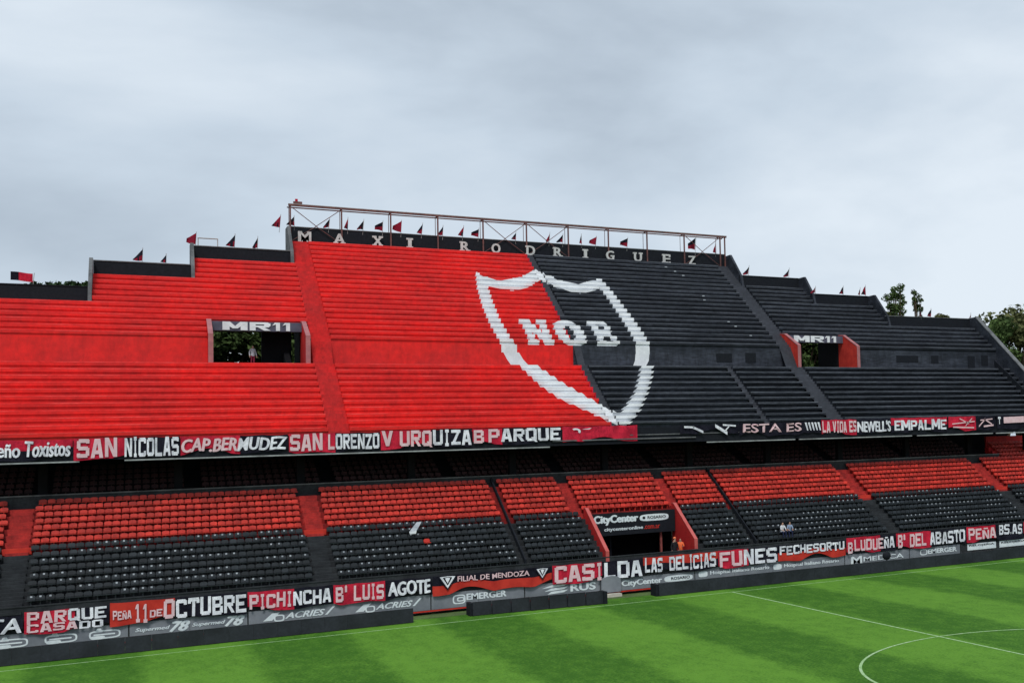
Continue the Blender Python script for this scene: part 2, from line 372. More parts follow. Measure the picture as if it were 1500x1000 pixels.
# soffit and structure underneath
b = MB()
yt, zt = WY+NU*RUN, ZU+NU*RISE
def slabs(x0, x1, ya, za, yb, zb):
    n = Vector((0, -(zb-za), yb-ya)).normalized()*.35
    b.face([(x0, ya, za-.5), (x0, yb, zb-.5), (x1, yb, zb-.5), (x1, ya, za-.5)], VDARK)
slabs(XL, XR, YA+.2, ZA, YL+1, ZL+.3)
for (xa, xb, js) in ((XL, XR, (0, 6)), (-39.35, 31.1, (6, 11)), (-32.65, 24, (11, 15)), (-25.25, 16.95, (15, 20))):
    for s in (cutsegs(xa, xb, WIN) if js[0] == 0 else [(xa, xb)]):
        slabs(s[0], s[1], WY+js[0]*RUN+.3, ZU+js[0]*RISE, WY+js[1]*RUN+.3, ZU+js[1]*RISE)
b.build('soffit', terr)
for x in [CX-45+7.5*k for k in range(13)]:
    b = MB()
    b.box(x-.25, x+.25, 14.6, 15.1, 8.4, 12.6, VDARK)
    if not any(a-.4 < x < c+.4 for a, c in WIN): b.box(x-.25, x+.25, 24.0, 24.5, 0, 20.5, VDARK)
    b.prism([(12.1, 11.2), (12.1, 12.0), (19.2, 17.0), (20.6, 17.3), (24, 19.3), (24, 17.9), (19.2, 15)], x-.2, x+.2, VDARK)
    b.build('raker_frame', terr)
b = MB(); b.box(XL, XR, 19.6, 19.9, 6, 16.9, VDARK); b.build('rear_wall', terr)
# parapets behind every level and down the level changes
PH = 1.13
secs = [(XL, -39.35, 6, .0), (-39.35, -32.65, 11, 0), (-32.65, -25.25, 15, 0), (-25.25, 16.95, 20, .22), (16.95, 24, 15, 0), (24, 31.1, 11, 0), (31.1, XR, 6, 0)]
for k, (xa, xb, j, ex) in enumerate(secs):
    y, z = WY+j*RUN+.28, ZU+j*RISE
    b = MB(); b.box(xa+.003, xb-.003, y, y+.22, z-.6, z+PH+ex, DARK)
    b.box(xa+.003, xb-.003, y-.05, y+.27, z+PH+ex, z+PH+ex+.07, GREYC if k in (1, 2, 3, 6) else DARK)
    b.box(xa+.003, xb-.003, y-.04, y, z-.02, z+.07, RED if xb < 0 else DARK)
    b.build('parapet', terr)
def side(x0, x1, ja, jb, mt, ends=1.13):
    ya, za = WY+ja*RUN+.3, ZU+ja*RISE; yb, zb = WY+jb*RUN+.3, ZU+jb*RISE
    b = MB(); b.prism([(ya-1.0, za-1.2), (ya-.2, za+1.1), (yb-1.2, zb+PH+.05), (yb+.25, zb+PH+.05), (yb+.25, zb-1.5)], x0, x1, mt)
    rectify(b.build('side_parapet', terr).data)
side(-39.6, -39.36, 6, 11, GREYC); side(-32.9, -32.66, 11, 15, GREYC); side(-25.5, -25.26, 15, 20, GREYC)
side(16.96, 17.2, 15, 20, BLK); side(24.01, 24.25, 11, 15, BLK); side(31.11, 31.35, 6, 11, BLK)
b = MB(); b.prism([(YA-.1, ZA-.9), (YA-.1, ZA+1.05), (WY+6*RUN-.7, ZU+6*RISE+1.25), (WY+6*RUN+.5, ZU+6*RISE+1.25), (WY+6*RUN+.5, ZU+5*RISE-1)], XR+.02, XR+.45, BLK)
b.prism([(YA-.2, ZA+1.0), (YA-.2, ZA+1.12), (WY+6*RUN-.7, ZU+6*RISE+1.34), (WY+6*RUN-.7, ZU+6*RISE+1.22)], XR-.02, XR+.5, GREYC)
rectify(b.build('side_parapet', terr).data)
b = MB()
for i in range(NL): b.prism([(YA+i*RUN, ZA+i*RISE), (YA+i*RUN, ZA+i*RISE+.95), (YA+i*RUN+RUN, ZA+i*RISE+1.45), (YA+i*RUN+RUN, ZA+i*RISE)], XR-1.55, XR-1.45, DARK)
rectify(b.build('side_railing', terr).data)
# openings with wing walls and headers
def portal(x0, x1, red):
    cm = REDA
    for xa, xb in ((x0-.28, x0), (x1, x1+.28)):
        b = MB(); b.prism([(YL+.1, ZL), (YL+.1, 19.85), (22.0, 21.18), (22.9, 21.3), (22.9, ZL)], xa, xb, CR2 if red else REDA)
        ww = b.build('wing_wall', terr); rectify(ww.data)
        b = MB(); b.prism([(YL+.04, ZL), (YL+.04, 19.92), (22.0, 21.25), (22.9, 21.37), (22.9, 21.31), (22.0, 21.19), (YL+.10, 19.85), (YL+.10, ZL)], xa-.02, xb+.02, EDG)
        rectify(b.build('coping', ww).data)
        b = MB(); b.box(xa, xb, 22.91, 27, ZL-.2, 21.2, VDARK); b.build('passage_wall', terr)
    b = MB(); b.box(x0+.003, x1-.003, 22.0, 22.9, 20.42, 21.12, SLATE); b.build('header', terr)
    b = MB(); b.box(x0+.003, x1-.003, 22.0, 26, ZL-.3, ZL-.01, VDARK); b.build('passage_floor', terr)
EDG = mat('faded_pink_edge', (.42, .17, .17), .7, 0, 1.5, .2, 0, (.3, .12, .13))
SLATE = mat('slate_header_paint', (.10, .10, .14), .7, 0, 1.5, .2, 0, (.07, .07, .10))
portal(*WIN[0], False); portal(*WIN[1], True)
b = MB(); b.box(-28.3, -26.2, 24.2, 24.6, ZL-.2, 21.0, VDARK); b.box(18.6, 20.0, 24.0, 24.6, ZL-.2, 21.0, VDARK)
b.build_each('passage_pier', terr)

# fascia below the first row
b = MB(); b.box(XL, XR, YA-.02, YA+.35, 10.98, ZA-.003, DARK); b.build('fascia', terr)
b = MB()
for xa, xb in ((XL, -39.6), (-37.2, -9.6), (3.6, 12.0), (12.4, 24.4), (25, 34.0), (34.4, XR)):
    b.box(xa, xb, YA-.12, YA-.03, 10.86, 10.95, PALE)
b.build_each('fascia_rail', terr)
b = MB(); b.box(-9.4, 2.6, YA-.16, YA-.03, 11.3, 11.4, GREYC); b.box(-3.1, 12.4, YA-.10, YA-.03, 11.62, 11.70, GREYC); b.build_each('conduit', terr)

# ------------------------------------------------------------ lower tier
SY, SZ, SRUN, SRISE = 5.1, 2.75, .6, .375
NB, NR = 8, 15
LX0, LX1 = -50.5, 46.0
LA = [(-43.2, -42.05, 1), (-26.85, -25.8, 1), (-13.65, -13.3, 0), (4.45, 4.85, 0), (17.15, 18.2, 1), (32.65, 33.75, 1)]
LAR = [(-8.45, -7.75, 1), (-.35, .3, 1)]
TUN = (-7.5, -.55)
REDD = mat('shaded_red_tread', (.30, .016, .015), .8, 0, 1, .2, 0, (.13, .012, .012))  # red darkened to paint the shade in the gaps between seat rows
REDL = mat('scuffed_red_steps', (.40, .03, .025), .7, 0, 1, .2, 0, (.28, .022, .02), fine=.15, streak=.3)
def lowy(i): return SY+i*SRUN
def lowz(i): return SZ+i*SRISE
for i in range(NR):
    b = MB(); y, z = lowy(i), lowz(i)
    for s in (cutsegs(LX0, LX1, [(TUN[0]-.15, TUN[1]+.15)]) if i < NB-1 else [(LX0, LX1)]):
        b.box(s[0], s[1], y, y+SRUN+.02, z-.5, z, DGREY if i < NB else REDD)
    b.build('seating_step', terr)
for i in range(NR, NR+4):
    b = MB(); y, z = lowy(i), lowz(i); b.box(36.8, LX1, y, y+SRUN+.02, z-.6, z, REDA); b.build('seating_step', terr)
for a in LA+LAR:
    b = MB()
    for i in range(NR):
        if a in LAR and i < NB: continue
        if a[2] == 0: continue
        mt = REDL if i >= NB else DGREY
        b.box(a[0], a[1], lowy(i)-.28, lowy(i)+.05, lowz(i)-.35, lowz(i)-SRISE/2+.003, mt)
        b.box(a[0]-.05, a[1]+.05, lowy(i)-.02, lowy(i)+SRUN, lowz(i)-.3, lowz(i)+.02, mt)
    if b.v: b.build('aisle_steps', terr)
for a in LA:
    if a[2] == 0:
        b = MB()
        b.prism([(lowy(0), lowz(0)), (lowy(0), lowz(0)+.35), (lowy(NR), lowz(NR)+.35), (lowy(NR), lowz(NR))], a[0]+.1, a[0]+.2, DARK)
        rectify(b.build('dividing_rail', terr).data)
# landing blocks where the red aisles end
for a in ((-43.2, -42.05), (-26.85, -25.8), (17.15, 18.2), (32.65, 33.75)):
    b = MB(); b.box(a[0]-.15, a[1]+.15, lowy(NB)-.15, lowy(NB)+.5, lowz(NB)-.3, lowz(NB)+.06, CR2); b.build('landing', terr)
# grey wall behind the last row, rear gallery rows
b = MB(); b.box(LX0, 36.7, lowy(NR)+.05, lowy(NR)+.25, lowz(NR)-.6, lowz(NR)+.42, DGREY); b.box(LX0, 36.7, lowy(NR)+.02, lowy(NR)+.28, lowz(NR)+.42, lowz(NR)+.50, GREYC)
b.build_each('gallery_wall', terr)
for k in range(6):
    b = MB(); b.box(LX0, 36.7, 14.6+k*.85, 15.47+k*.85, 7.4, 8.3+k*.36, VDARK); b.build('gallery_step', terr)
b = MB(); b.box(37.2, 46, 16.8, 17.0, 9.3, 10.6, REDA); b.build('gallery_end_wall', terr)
b = MB(); b.box(LX0, LX1, lowy(0)-.12, lowy(0)-.004, 1.35, SZ+.02, DGREY); b.box(LX0, LX1, lowy(0)-.16, lowy(0)+.02, SZ+.02, SZ+.09, DGREY)
b.box(LX0, LX1, 6.0, 6.2, -.02, 2.2, PALE); b.box(LX0, LX1, lowy(0), 6.3, 2.1, 2.24, VDARK)
b.build_each('front_wall', terr)
b = MB(); b.box(LX0, LX1, 4.92, 5.0, .20, .30, CR2); b.build('kerb_rail', terr)

# seats
def seat_geo(mt, plate):
    b = MB(); w_ = .212
    prof = [(.02, .40, 1), (-.02, .37, 1), (-.2, .36, 1)]
    # pan
    b.box(-w_, w_, .0, .36, .30, .345, mt)
    # back, leaning and rounded at the top
    pts = [(-w_*.9, .36), (w_*.9, .36), (w_, .48), (w_*.85, .55), (w_*.4, .58), (-w_*.4, .58), (-w_*.85, .55), (-w_, .48)]
    f = [(x, .34+(z-.38)*.22, z) for x, z in pts]; r = [(x*.96, y+.045, z-.01) for x, y, z in f]
    n = len(pts); b.raw(f+r, [tuple(range(n)), tuple(range(n, 2*n))[::-1]]+[(i, n+i, n+(i+1) % n, (i+1) % n) for i in range(n)], mt)
    b.box(-.03, .03, .1, .34, .0, .30, mt)
    if plate: b.box(-.055, .055, .385, .40, .60, .70, PLATE)
    return b
def mk(name, mt, plate):
    b = seat_geo(mt, plate); me = bpy.data.meshes.new(name); me.from_pydata(b.v, [], b.f)
    for q in b.mats: me.materials.append(q)
    me.polygons.foreach_set('material_index', b.mi); me.update(); return me, b
meshes = {k: mk(*k) for k in (('red_seat', SR, False), ('black_seat', SB, False))}
def plated():
    b = seat_geo(SB, False); b.box(-.06, .06, .385, .395, .60, .70, PLATE); return b
b_ = seat_geo(SB, False)
b_.raw([(-.06, .383, .60), (.06, .383, .60), (.06, .400, .70), (-.06, .400, .70)], [(0, 1, 2, 3)], PLATE)
# plate sits on the front face of the backrest, a few millimetres proud
b_.v[-4:] = [(x, .34+(z-.38)*.22-.008, z) for x, z in ((-.05, .47), (.05, .47), (.05, .56), (-.05, .56))]
me = bpy.data.meshes.new('black_seat_numbered'); me.from_pydata(b_.v, [], b_.f)
for q in b_.mats: me.materials.append(q)
me.polygons.foreach_set('material_index', b_.mi); me.update(); meshes['plate'] = (me, b_)
spots = []
seatrows = []
for i in range(NR+4):
    holes = [(a[0], a[1]) for a in LA]
    if i < NB: holes.append((TUN[0]-.45, TUN[1]+.45))
    else: holes += [(a[0], a[1]) for a in LAR]
    if i >= NR: holes.append((-60, 37.0))
    for s in cutsegs(LX0+.3, LX1-.2, holes):
        n = int((s[1]-s[0]-.1)/.45); off = max(.0, (s[1]-s[0]-n*.45)/2+rnd.uniform(-.09, .09))
        run = 0
        for k in range(n):
            x = s[0]+off+.225+k*.45
            if i < NB:
                if run <= 0 and noise.noise(Vector((x*.22, i*.6, 3))) > -.05 and rnd.random() < .33: run = rnd.randint(2, 4)
                kind = 'plate' if run > 0 else 'black_seat'; run -= 1
            else: kind = 'red_seat'
            spots.append((x+rnd.uniform(-.012, .012), lowy(i)+.10, lowz(i)+.003, kind, i))
camp = cam.matrix_world.translation
def vis(s): return s[0] > camp.x+(s[1]-camp.y)*math.tan(math.radians(4.4))   # right of the left picture edge
spots.sort(key=lambda s: (not vis(s), (Vector(s[:3])-camp).length))
cnt = {'red_seat': 0, 'black_seat': 0}; rest = {'red_seat': MB(), 'black_seat': MB()}
odd = min(range(len(spots)), key=lambda i: abs(spots[i][0]+19.5)+abs(spots[i][1]-(lowy(4)+.1))*3)
for ii, (x, y, z, kind, i) in enumerate(spots):
    nm = 'red_seat' if kind == 'red_seat' else 'black_seat'
    me, bb = meshes['red_seat' if kind == 'red_seat' else kind] if kind == 'plate' else meshes[(kind, SR if kind == 'red_seat' else SB, False)]
    rz = rnd.uniform(-.03, .03)
    if ii == odd:
        o = bpy.data.objects.new('red_seat', meshes[('red_seat', SR, False)][0]); col.objects.link(o); o.parent = terr
        o.matrix_parent_inverse = Matrix.Translation(-terr.location); o.location = (x, y, z); o['label'] = 'single pinkish red seat among the black rows'; continue
    if cnt[nm] < 150 and vis((x, y)):
        o = bpy.data.objects.new(nm, me); col.objects.link(o); o.parent = terr
        o.matrix_parent_inverse = Matrix.Translation(-terr.location); o.location = (x, y, z); o.rotation_euler.z = rz; cnt[nm] += 1
    else:
        r = rest[nm]; c, s_ = math.cos(rz), math.sin(rz); k = len(r.v)
        r.v += [(x+c*a-s_*d, y+s_*a+c*d, z+e_) for a, d, e_ in bb.v]
        r.f += [tuple(q+k for q in f) for f in bb.f]; r.mi += [r.m(bb.mats[q]) for q in bb.mi]
for nm, r in rest.items(): tag(r.build('distant_'+nm+'s', terr), kind='stuff')
g_ = MB(); gs = seat_geo(mat('shaded_brown_seat', (.05, .010, .009), .6, 0, 2, .3, 0, (.015, .004, .004)), False)  # seat colour darkened to paint in the shade of the gallery
for k in range(6):
    for q in range(int(86/.5)):
        x = LX0+q*.5
        if (q % 17) in (0, 1): continue
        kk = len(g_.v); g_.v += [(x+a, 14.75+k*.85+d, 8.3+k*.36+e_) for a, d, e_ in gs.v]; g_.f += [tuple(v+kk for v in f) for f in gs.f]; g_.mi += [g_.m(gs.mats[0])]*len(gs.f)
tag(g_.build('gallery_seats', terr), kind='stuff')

# tunnel mouth
TR = mat('tunnel_red_wall', (.46, .02, .02), .6, 0, .8, .3, 0, (.36, .018, .018), fine=.08)
TE = mat('tunnel_wall_edge', (.52, .11, .10), .6, 0, .8, .3, 0, (.42, .07, .06))
for xa, xb in ((TUN[0]-.22, TUN[0]), (TUN[1], TUN[1]+.22)):
    yf = 5.0 if xa < -3 else 5.4
    b = MB(); prof = [(yf, 1.3), (yf, 3.55 if xa > -3 else 3.2), (9.3, 6.15), (9.7, 6.15), (9.7, 1.3)]
    b.prism(prof, xa, xb, TR); ww = b.build('tunnel_wall', terr); rectify(ww.data)
    b = MB(); b.prism([(yf-.04, 1.3), (yf-.04, prof[1][1]+.03), (9.3, 6.21), (9.7, 6.21), (9.7, 6.16), (9.3, 6.155), (yf, prof[1][1]+.002), (yf, 1.3)], xa-.02, xb+.02, TE); rectify(b.build('coping', ww).data)
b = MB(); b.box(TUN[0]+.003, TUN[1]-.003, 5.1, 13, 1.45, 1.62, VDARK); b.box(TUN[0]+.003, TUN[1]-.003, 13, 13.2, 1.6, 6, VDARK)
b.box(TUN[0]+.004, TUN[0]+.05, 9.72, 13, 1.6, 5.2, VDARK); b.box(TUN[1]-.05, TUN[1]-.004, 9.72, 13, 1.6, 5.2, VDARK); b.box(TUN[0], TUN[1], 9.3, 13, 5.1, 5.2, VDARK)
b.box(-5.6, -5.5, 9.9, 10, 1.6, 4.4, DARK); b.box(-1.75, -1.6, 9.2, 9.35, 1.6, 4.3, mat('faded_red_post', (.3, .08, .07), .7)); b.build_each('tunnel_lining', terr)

# ------------------------------------------------------------ lettering
_cache = {}
def text_geo(s, bold=.03, ext=0.0, spacing=1.0, shear=0.0):
    k = (s, bold, ext, spacing, shear)
    if k not in _cache:
        cu = bpy.data.curves.new('t', 'FONT'); cu.body = s; cu.offset = bold; cu.extrude = ext; cu.space_character = spacing; cu.shear = shear; cu.resolution_u = 3; cu.size = 1
        o = bpy.data.objects.new('t', cu); col.objects.link(o)
        dg = bpy.context.evaluated_depsgraph_get(); dg.update()
        me = bpy.data.meshes.new_from_object(o.evaluated_get(dg))
        vs = [v.co.copy() for v in me.vertices]; fs = [tuple(p.vertices) for p in me.polygons]
        bpy.data.objects.remove(o); bpy.data.curves.remove(cu); bpy.data.meshes.remove(me)
        x0 = min(v.x for v in vs); x1 = max(v.x for v in vs); y0 = min(v.y for v in vs); y1 = max(v.y for v in vs)
        _cache[k] = ([((v.x-x0)/(x1-x0), (v.y-y0)/(y1-y0), v.z) for v in vs], fs)
    return _cache[k]
_V = lambda x, a, c: [(x-.14, a), (x+.14, a), (x+.14, c), (x-.14, c)]
_H = lambda z, a, c: [(a, z-.1), (c, z-.1), (c, z+.1), (a, z+.1)]
_D = lambda a, c, w_=.15: [(a[0]-w_, a[1]), (a[0]+w_, a[1]), (c[0]+w_, c[1]), (c[0]-w_, c[1])]
_L, _R = .14, .86
BLOCK = {'A': [_D((.14, 0), (.42, 1)), _D((.86, 0), (.58, 1)), _H(.3, .2, .8)], 'B': [_V(_L, 0, 1), _V(_R, .08, .46), _V(_R-.03, .56, .92), _H(.1, .05, .85), _H(.5, .1, .8), _H(.9, .05, .85)],
 'C': [_V(_L, .08, .92), _H(.1, .12, .9), _H(.9, .12, .9), _V(_R, .05, .3), _V(_R, .7, .95)], 'D': [_V(_L, 0, 1), _V(_R, .1, .9), _H(.1, .0, .86), _H(.9, .0, .86)],
 'E': [_V(_L, 0, 1), _H(.1, .1, 1), _H(.5, .1, .8), _H(.9, .1, 1)], 'F': [_V(_L, 0, 1), _H(.5, .1, .8), _H(.9, .1, 1)], 'H': [_V(_L, 0, 1), _V(_R, 0, 1), _H(.5, .1, .9)], 'I': [_V(.5, 0, 1), _H(.06, .2, .8), _H(.94, .2, .8)],
 'L': [_V(_L, 0, 1), _H(.1, .1, .95)], 'M': [_V(.11, 0, 1), _V(.89, 0, 1), _D((.16, 1), (.5, .25), .12), _D((.84, 1), (.5, .25), .12)], 'N': [_V(_L, 0, 1), _V(_R, 0, 1), _D((.18, 1), (.82, 0), .14)],
 'O': [_V(_L, .09, .91), _V(_R, .09, .91), _H(.1, .13, .87), _H(.9, .13, .87)], 'P': [_V(_L, 0, 1), _V(_R, .48, .92), _H(.45, .1, .85), _H(.9, .05, .85)], 'Q': [_V(_L, .09, .91), _V(_R, .09, .91), _H(.1, .13, .87), _H(.9, .13, .87), _D((.6, .3), (.95, -.08), .12)],
 'R': [_V(_L, 0, 1), _V(_R, .54, .92), _H(.48, .1, .85), _H(.9, .05, .85), _D((.45, .45), (.86, 0), .15)], 'S': [_V(_L, .5, .9), _V(_R, .1, .52), _H(.1, .05, .86), _H(.5, .12, .88), _H(.9, .14, .95), _V(_L, .04, .24), _V(_R, .76, .96)],
 'T': [_V(.5, 0, 1), _H(.9, 0, 1), _V(.1, .7, .9), _V(.9, .7, .9)], 'U': [_V(_L, .08, 1), _V(_R, .08, 1), _H(.1, .12, .88)], 'V': [_D((.14, 1), (.5, 0)), _D((.86, 1), (.5, 0))], 'Z': [_H(.1, 0, 1), _H(.9, 0, 1), _D((.2, .1), (.8, .9), .15)],
 '1': [_V(.55, 0, 1), _H(.06, .25, .85), _D((.25, .72), (.45, .95), .12)], '.': [_H(.1, .35, .65)], '°': [_V(.3, .6, 1), _V(.6, .6, 1), _H(.95, .3, .6)]}
BLOCK['Ñ'] = [[(x, z*.8) for x, z in p] for p in BLOCK['N']]+[[(.2, .88), (.8, .88), (.8, 1), (.2, 1)]]
def block_text(mb, s, x0, x1, z0, z1, yfun, mt, xsplit, mt2, jit):
    ws = [{'I': .62, '1': .7, ' ': .5, 'M': 1.3, '.': .4, '°': .5}.get(c, 1) for c in s]; tot = sum(ws)+.13*(len(s)-1); u = 0; R_ = random.Random(s)
    for c, wd in zip(s, ws):
        xa = x0+(x1-x0)*u/tot; xb = xa+(x1-x0)*wd/tot; u += wd+.13
        if c == ' ': continue
        dz = R_.uniform(-1, 1)*jit; dh = R_.uniform(-1, 1)*jit; sh = R_.uniform(-.04, .04)
        m_ = mt if (mt2 is None or (xa+xb)/2 < xsplit) else mt2
        for q, pl in enumerate(BLOCK[c]):
            P = []
            for a, e_ in pl:
                P.append((xa+(xb-xa)*(a+sh*(e_-.5)), z0+dz+(z1-z0+dh)*e_))
            for k in range(4):
                Q = []
                for (p, r, f) in ((P[0], P[1], k/4), (P[0], P[1], (k+1)/4), (P[3], P[2], (k+1)/4), (P[3], P[2], k/4)):
                    x = p[0]+(r[0]-p[0])*f; z = p[1]+(r[1]-p[1])*f; Q.append((x, yfun(x, z)-.0025*q, z))
                mb.face(Q, m_)
def put_text(mb, s, x0, x1, z0, z1, yfun, mt, bold=.03, shear=0, xsplit=None, mt2=None, jit=.02, spacing=1.0):
    # straight onto a surface y = yfun(x,z)
    if bold >= .025 and not shear and jit and all(c in BLOCK or c == ' ' for c in s):
        return block_text(mb, s, x0, x1, z0, z1, yfun, mt, xsplit, mt2, .035)
    if bold > .018:
        h_ = (z1-z0)*min(bold, .06)*1.3
        for q, (dx, dz) in enumerate(((-h_, 0), (h_, 0), (0, h_*.5), (0, -h_*.5), (-h_*.5, 0), (h_*.5, 0))):
            put_text(mb, s, x0+dx, x1+dx, z0+dz, z1+dz, lambda x, z, q=q: yfun(x, z)-.0025*(q+1), mt, .008, shear, xsplit, mt2, jit, spacing)
        bold = .008
    vs, fs = text_geo(s, bold, 0, spacing, shear)
    V = []
    for a, c, d in vs:
        x = x0+(x1-x0)*a; z = z0+(z1-z0)*c
        if jit: z += jit*math.sin(a*len(s)*2.1+x0)
        V.append((x, yfun(x, z), z))
    if mt2 is None: mb.raw(V, fs, mt)
    else:
        k = len(mb.v); mb.v += V; ia, ib = mb.m(mt), mb.m(mt2)
        for f in fs:
            mb.f.append(tuple(q+k for q in f)); cxx = sum(V[q][0] for q in f)/len(f); mb.mi.append(ia if cxx < xsplit else ib)

def banner(x0, x1, z0, z1, Y, texts, label, split=None, mode='v', amp=.06, fold=.012, sag=.09, m1=CR, m2=CB, seed=0, name='fan_banner', shape=None):
    """cloth hanging in plane Y; texts = [(s, fx0, fx1, fz0, fz1, kw)]"""
    def yf(x, z): return Y-.05-amp*(.5+.5*math.sin(x*2.3+seed*1.7+z*.6))-fold*(.5+.5*math.sin(x*9+seed+z*3))-amp*.6*math.sin(x*5.1+seed)
    def zz(x, f):
        u = (x-x0)/(x1-x0); top = z1-sag*math.sin(math.pi*((u*max(1, round((x1-x0)/1.6))) % 1))*.5
        bot = z0-sag*(.4+.6*math.sin(x*1.9+seed))
        if fold: bot += .35*max(0, math.sin(x*1.1+seed*2))
        return bot+(top-bot)*f
    root = empty(name, ((x0+x1)/2, Y, z0)); tag(root, label, 'banner', 'fan banners hung along the stand')
    b = MB(); nx = max(6, int((x1-x0)/.18)); nz = 4
    for i in range(nx):
        for j in range(nz):
            xa, xb = x0+(x1-x0)*i/nx, x0+(x1-x0)*(i+1)/nx; fa, fb = j/nz, (j+1)/nz
            if mode == 'v': mt = m1 if (xa+xb)/2 < (split if split is not None else x1+1) else m2
            elif mode == 'h': mt = m1 if j >= nz/2 else m2
            elif mode == 'd': mt = CB if j >= 2 else CR2
            P = [(x, zz(x, f)) for x, f in ((xa, fa), (xb, fa), (xb, fb), (xa, fb))]
            b.face([(x, yf(x, z), z) for x, z in P], mt)
    o = b.build('cloth', root, smooth=True)
    # welding for smooth shading
    bm = bmesh.new(); bm.from_mesh(o.data); bmesh.ops.remove_doubles(bm, verts=bm.verts, dist=.002); bm.to_mesh(o.data); bm.free()
    if texts:
        b = MB()
        for tx in texts:
            s, a, c, d, e_ = tx[:5]; kw = dict(tx[5]) if len(tx) > 5 else {}
            put_text(b, s, x0+(x1-x0)*a, x0+(x1-x0)*c, z0+(z1-z0)*d, z0+(z1-z0)*e_, lambda x, z: yf(x, z)-.06, kw.pop('mt', CWP if mode == 'v' and split else CW), xsplit=split, mt2=(CW if mode == 'v' and split else None), **kw)
        b.build('lettering', root)
    return root
UZ0, UZ1 = 11.12, 12.36
UY = YA-.05
B = .045
banner(-46.5, -39.95, UZ0-.02, UZ1-.02, UY, [('eño', .42, .59, .14, .80, dict(bold=.02)), ('Toxistos', .63, .98, .14, .92, dict(bold=.02, shear=.15))], 'red over black banner with thin handwritten white words, leftmost of the upper row', mode='h', seed=1)
banner(-39.9, -34.15, UZ0-.08, UZ1, UY, [('SAN', .03, .40, .06, .97, dict(bold=B)), ('NICOLAS', .47, .99, .06, .97, dict(bold=B))], 'banner reading SAN NICOLAS in heavy white capitals on red and black cloth', -37.1, seed=2)
banner(-34.1, -27.75, UZ0+.06, UZ1-.02, UY, [('CAP.BERMUDEZ', .01, .99, .12, .86, dict(bold=.03, shear=.2, jit=.04))], 'banner reading CAP. BERMUDEZ in uneven slanted white letters', -30.7, seed=3)
banner(-27.7, -21.85, UZ0-.06, UZ1, UY, [('SAN', .01, .36, .08, .96, dict(bold=.035)), ('LORENZO', .42, .99, .10, .92, dict(bold=.035))], 'banner reading SAN LORENZO between the slanted and the tall lettered banners', -24.8, seed=4)
banner(-21.8, -15.45, UZ0+.02, UZ1+.08, UY, [('V', .01, .13, .12, .94, dict(bold=B)), ('URQUIZA', .2, .99, .1, .96, dict(bold=B))], 'banner reading V URQUIZA in thick white capitals', -18.4, seed=5)
banner(-15.4, -8.7, UZ0+.1, UZ1+.08, UY, [('B', .01, .12, .12, .94, dict(bold=B)), ('PARQUE', .17, .99, .14, .94, dict(bold=.035))], 'banner reading B PARQUE directly below the left foot of the painted shield', -13.2, seed=6)
rr = banner(-8.6, -2.5, UZ0+.15, UZ1+.1, UY, [], 'plain red banner with a small white emblem under the tip of the shield', None, seed=7, amp=.05)
b = MB()
for k in range(8):
    a0, a1 = k*.35-.6, (k+1)*.35-.6
    b.face([(-7.6+.42*math.cos(a0), UY-.2, 12.05+.25*math.sin(a0)), (-7.6+.42*math.cos(a1), UY-.2, 12.05+.25*math.sin(a1)), (-7.6+.24*math.cos(a1), UY-.2, 12.05+.12*math.sin(a1)), (-7.6+.24*math.cos(a0), UY-.2, 12.05+.12*math.sin(a0))], CW)
b.face([(-7.1, UY-.2, 12.2), (-6.3, UY-.2, 12.3), (-6.5, UY-.2, 12.18)], CW); b.build('emblem', rr)
rr = banner(1.2, 6.5, UZ0+.5, UZ1-.05, UY, [], 'short black banner bunched up with white stripes, first on the black half', None, m1=CB, seed=8, fold=.1, amp=.06)
b = MB()
for xa, za, xb, zb, w_ in ((1.5, 12.2, 2.4, 12.15, .16), (2.3, 12.15, 3.2, 11.75, .2), (4.3, 12.25, 5.4, 11.6, .28), (5.6, 12.2, 5.2, 11.8, .16), (5.0, 12.3, 6.2, 12.2, .14)):
    b.face([(xa, UY-.28, za-w_/2), (xb, UY-.28, zb-w_/2), (xb, UY-.28, zb+w_/2), (xa, UY-.28, za+w_/2)], CW)
b.build('stripe', rr)
banner(6.6, 12.9, UZ0+.2, UZ1+.05, UY, [('ESTA ES', .05, .95, .25, .92, dict(bold=.02, mt=CWP))], 'crumpled black banner with half hidden letters between two striped cloths', None, m1=CB, seed=9, fold=.09, amp=.05)
rr = banner(12.9, 14.6, UZ0+.3, UZ1+.1, UY, [], 'narrow black banner with slanting white stripes beside the red LA VIDA banner', None, m1=CB, seed=10, fold=.05)
b = MB()
for k in range(5):
    xa = 13.0+k*.32; b.face([(xa+.15, UY-.2, 11.65), (xa+.27, UY-.2, 11.65), (xa+.12, UY-.2, 12.35), (xa-.08, UY-.2, 12.35)], CW)
b.build('stripe', rr)
banner(14.7, 22.05, UZ0+.1, UZ1+.2, UY, [('LA VIDA ES', .01, .49, .14, .88, dict(bold=.03)), ("NEWELL'S", .51, .99, .12, .84, dict(bold=.03))], "banner reading LA VIDA ES NEWELL'S, half red and half black", 18.3, seed=11)
banner(22.1, 28.5, UZ0+.12, UZ1+.24, UY, [('EMPALME', .05, .98, .16, .84, dict(bold=B))], 'banner reading EMPALME, red above and black below', mode='h', seed=12)
rr = banner(28.6, 34.3, UZ0+.14, UZ1+.26, UY, [], 'red and black banner with pale scribbled emblems right of EMPALME', 32.0, seed=13)
b = MB()
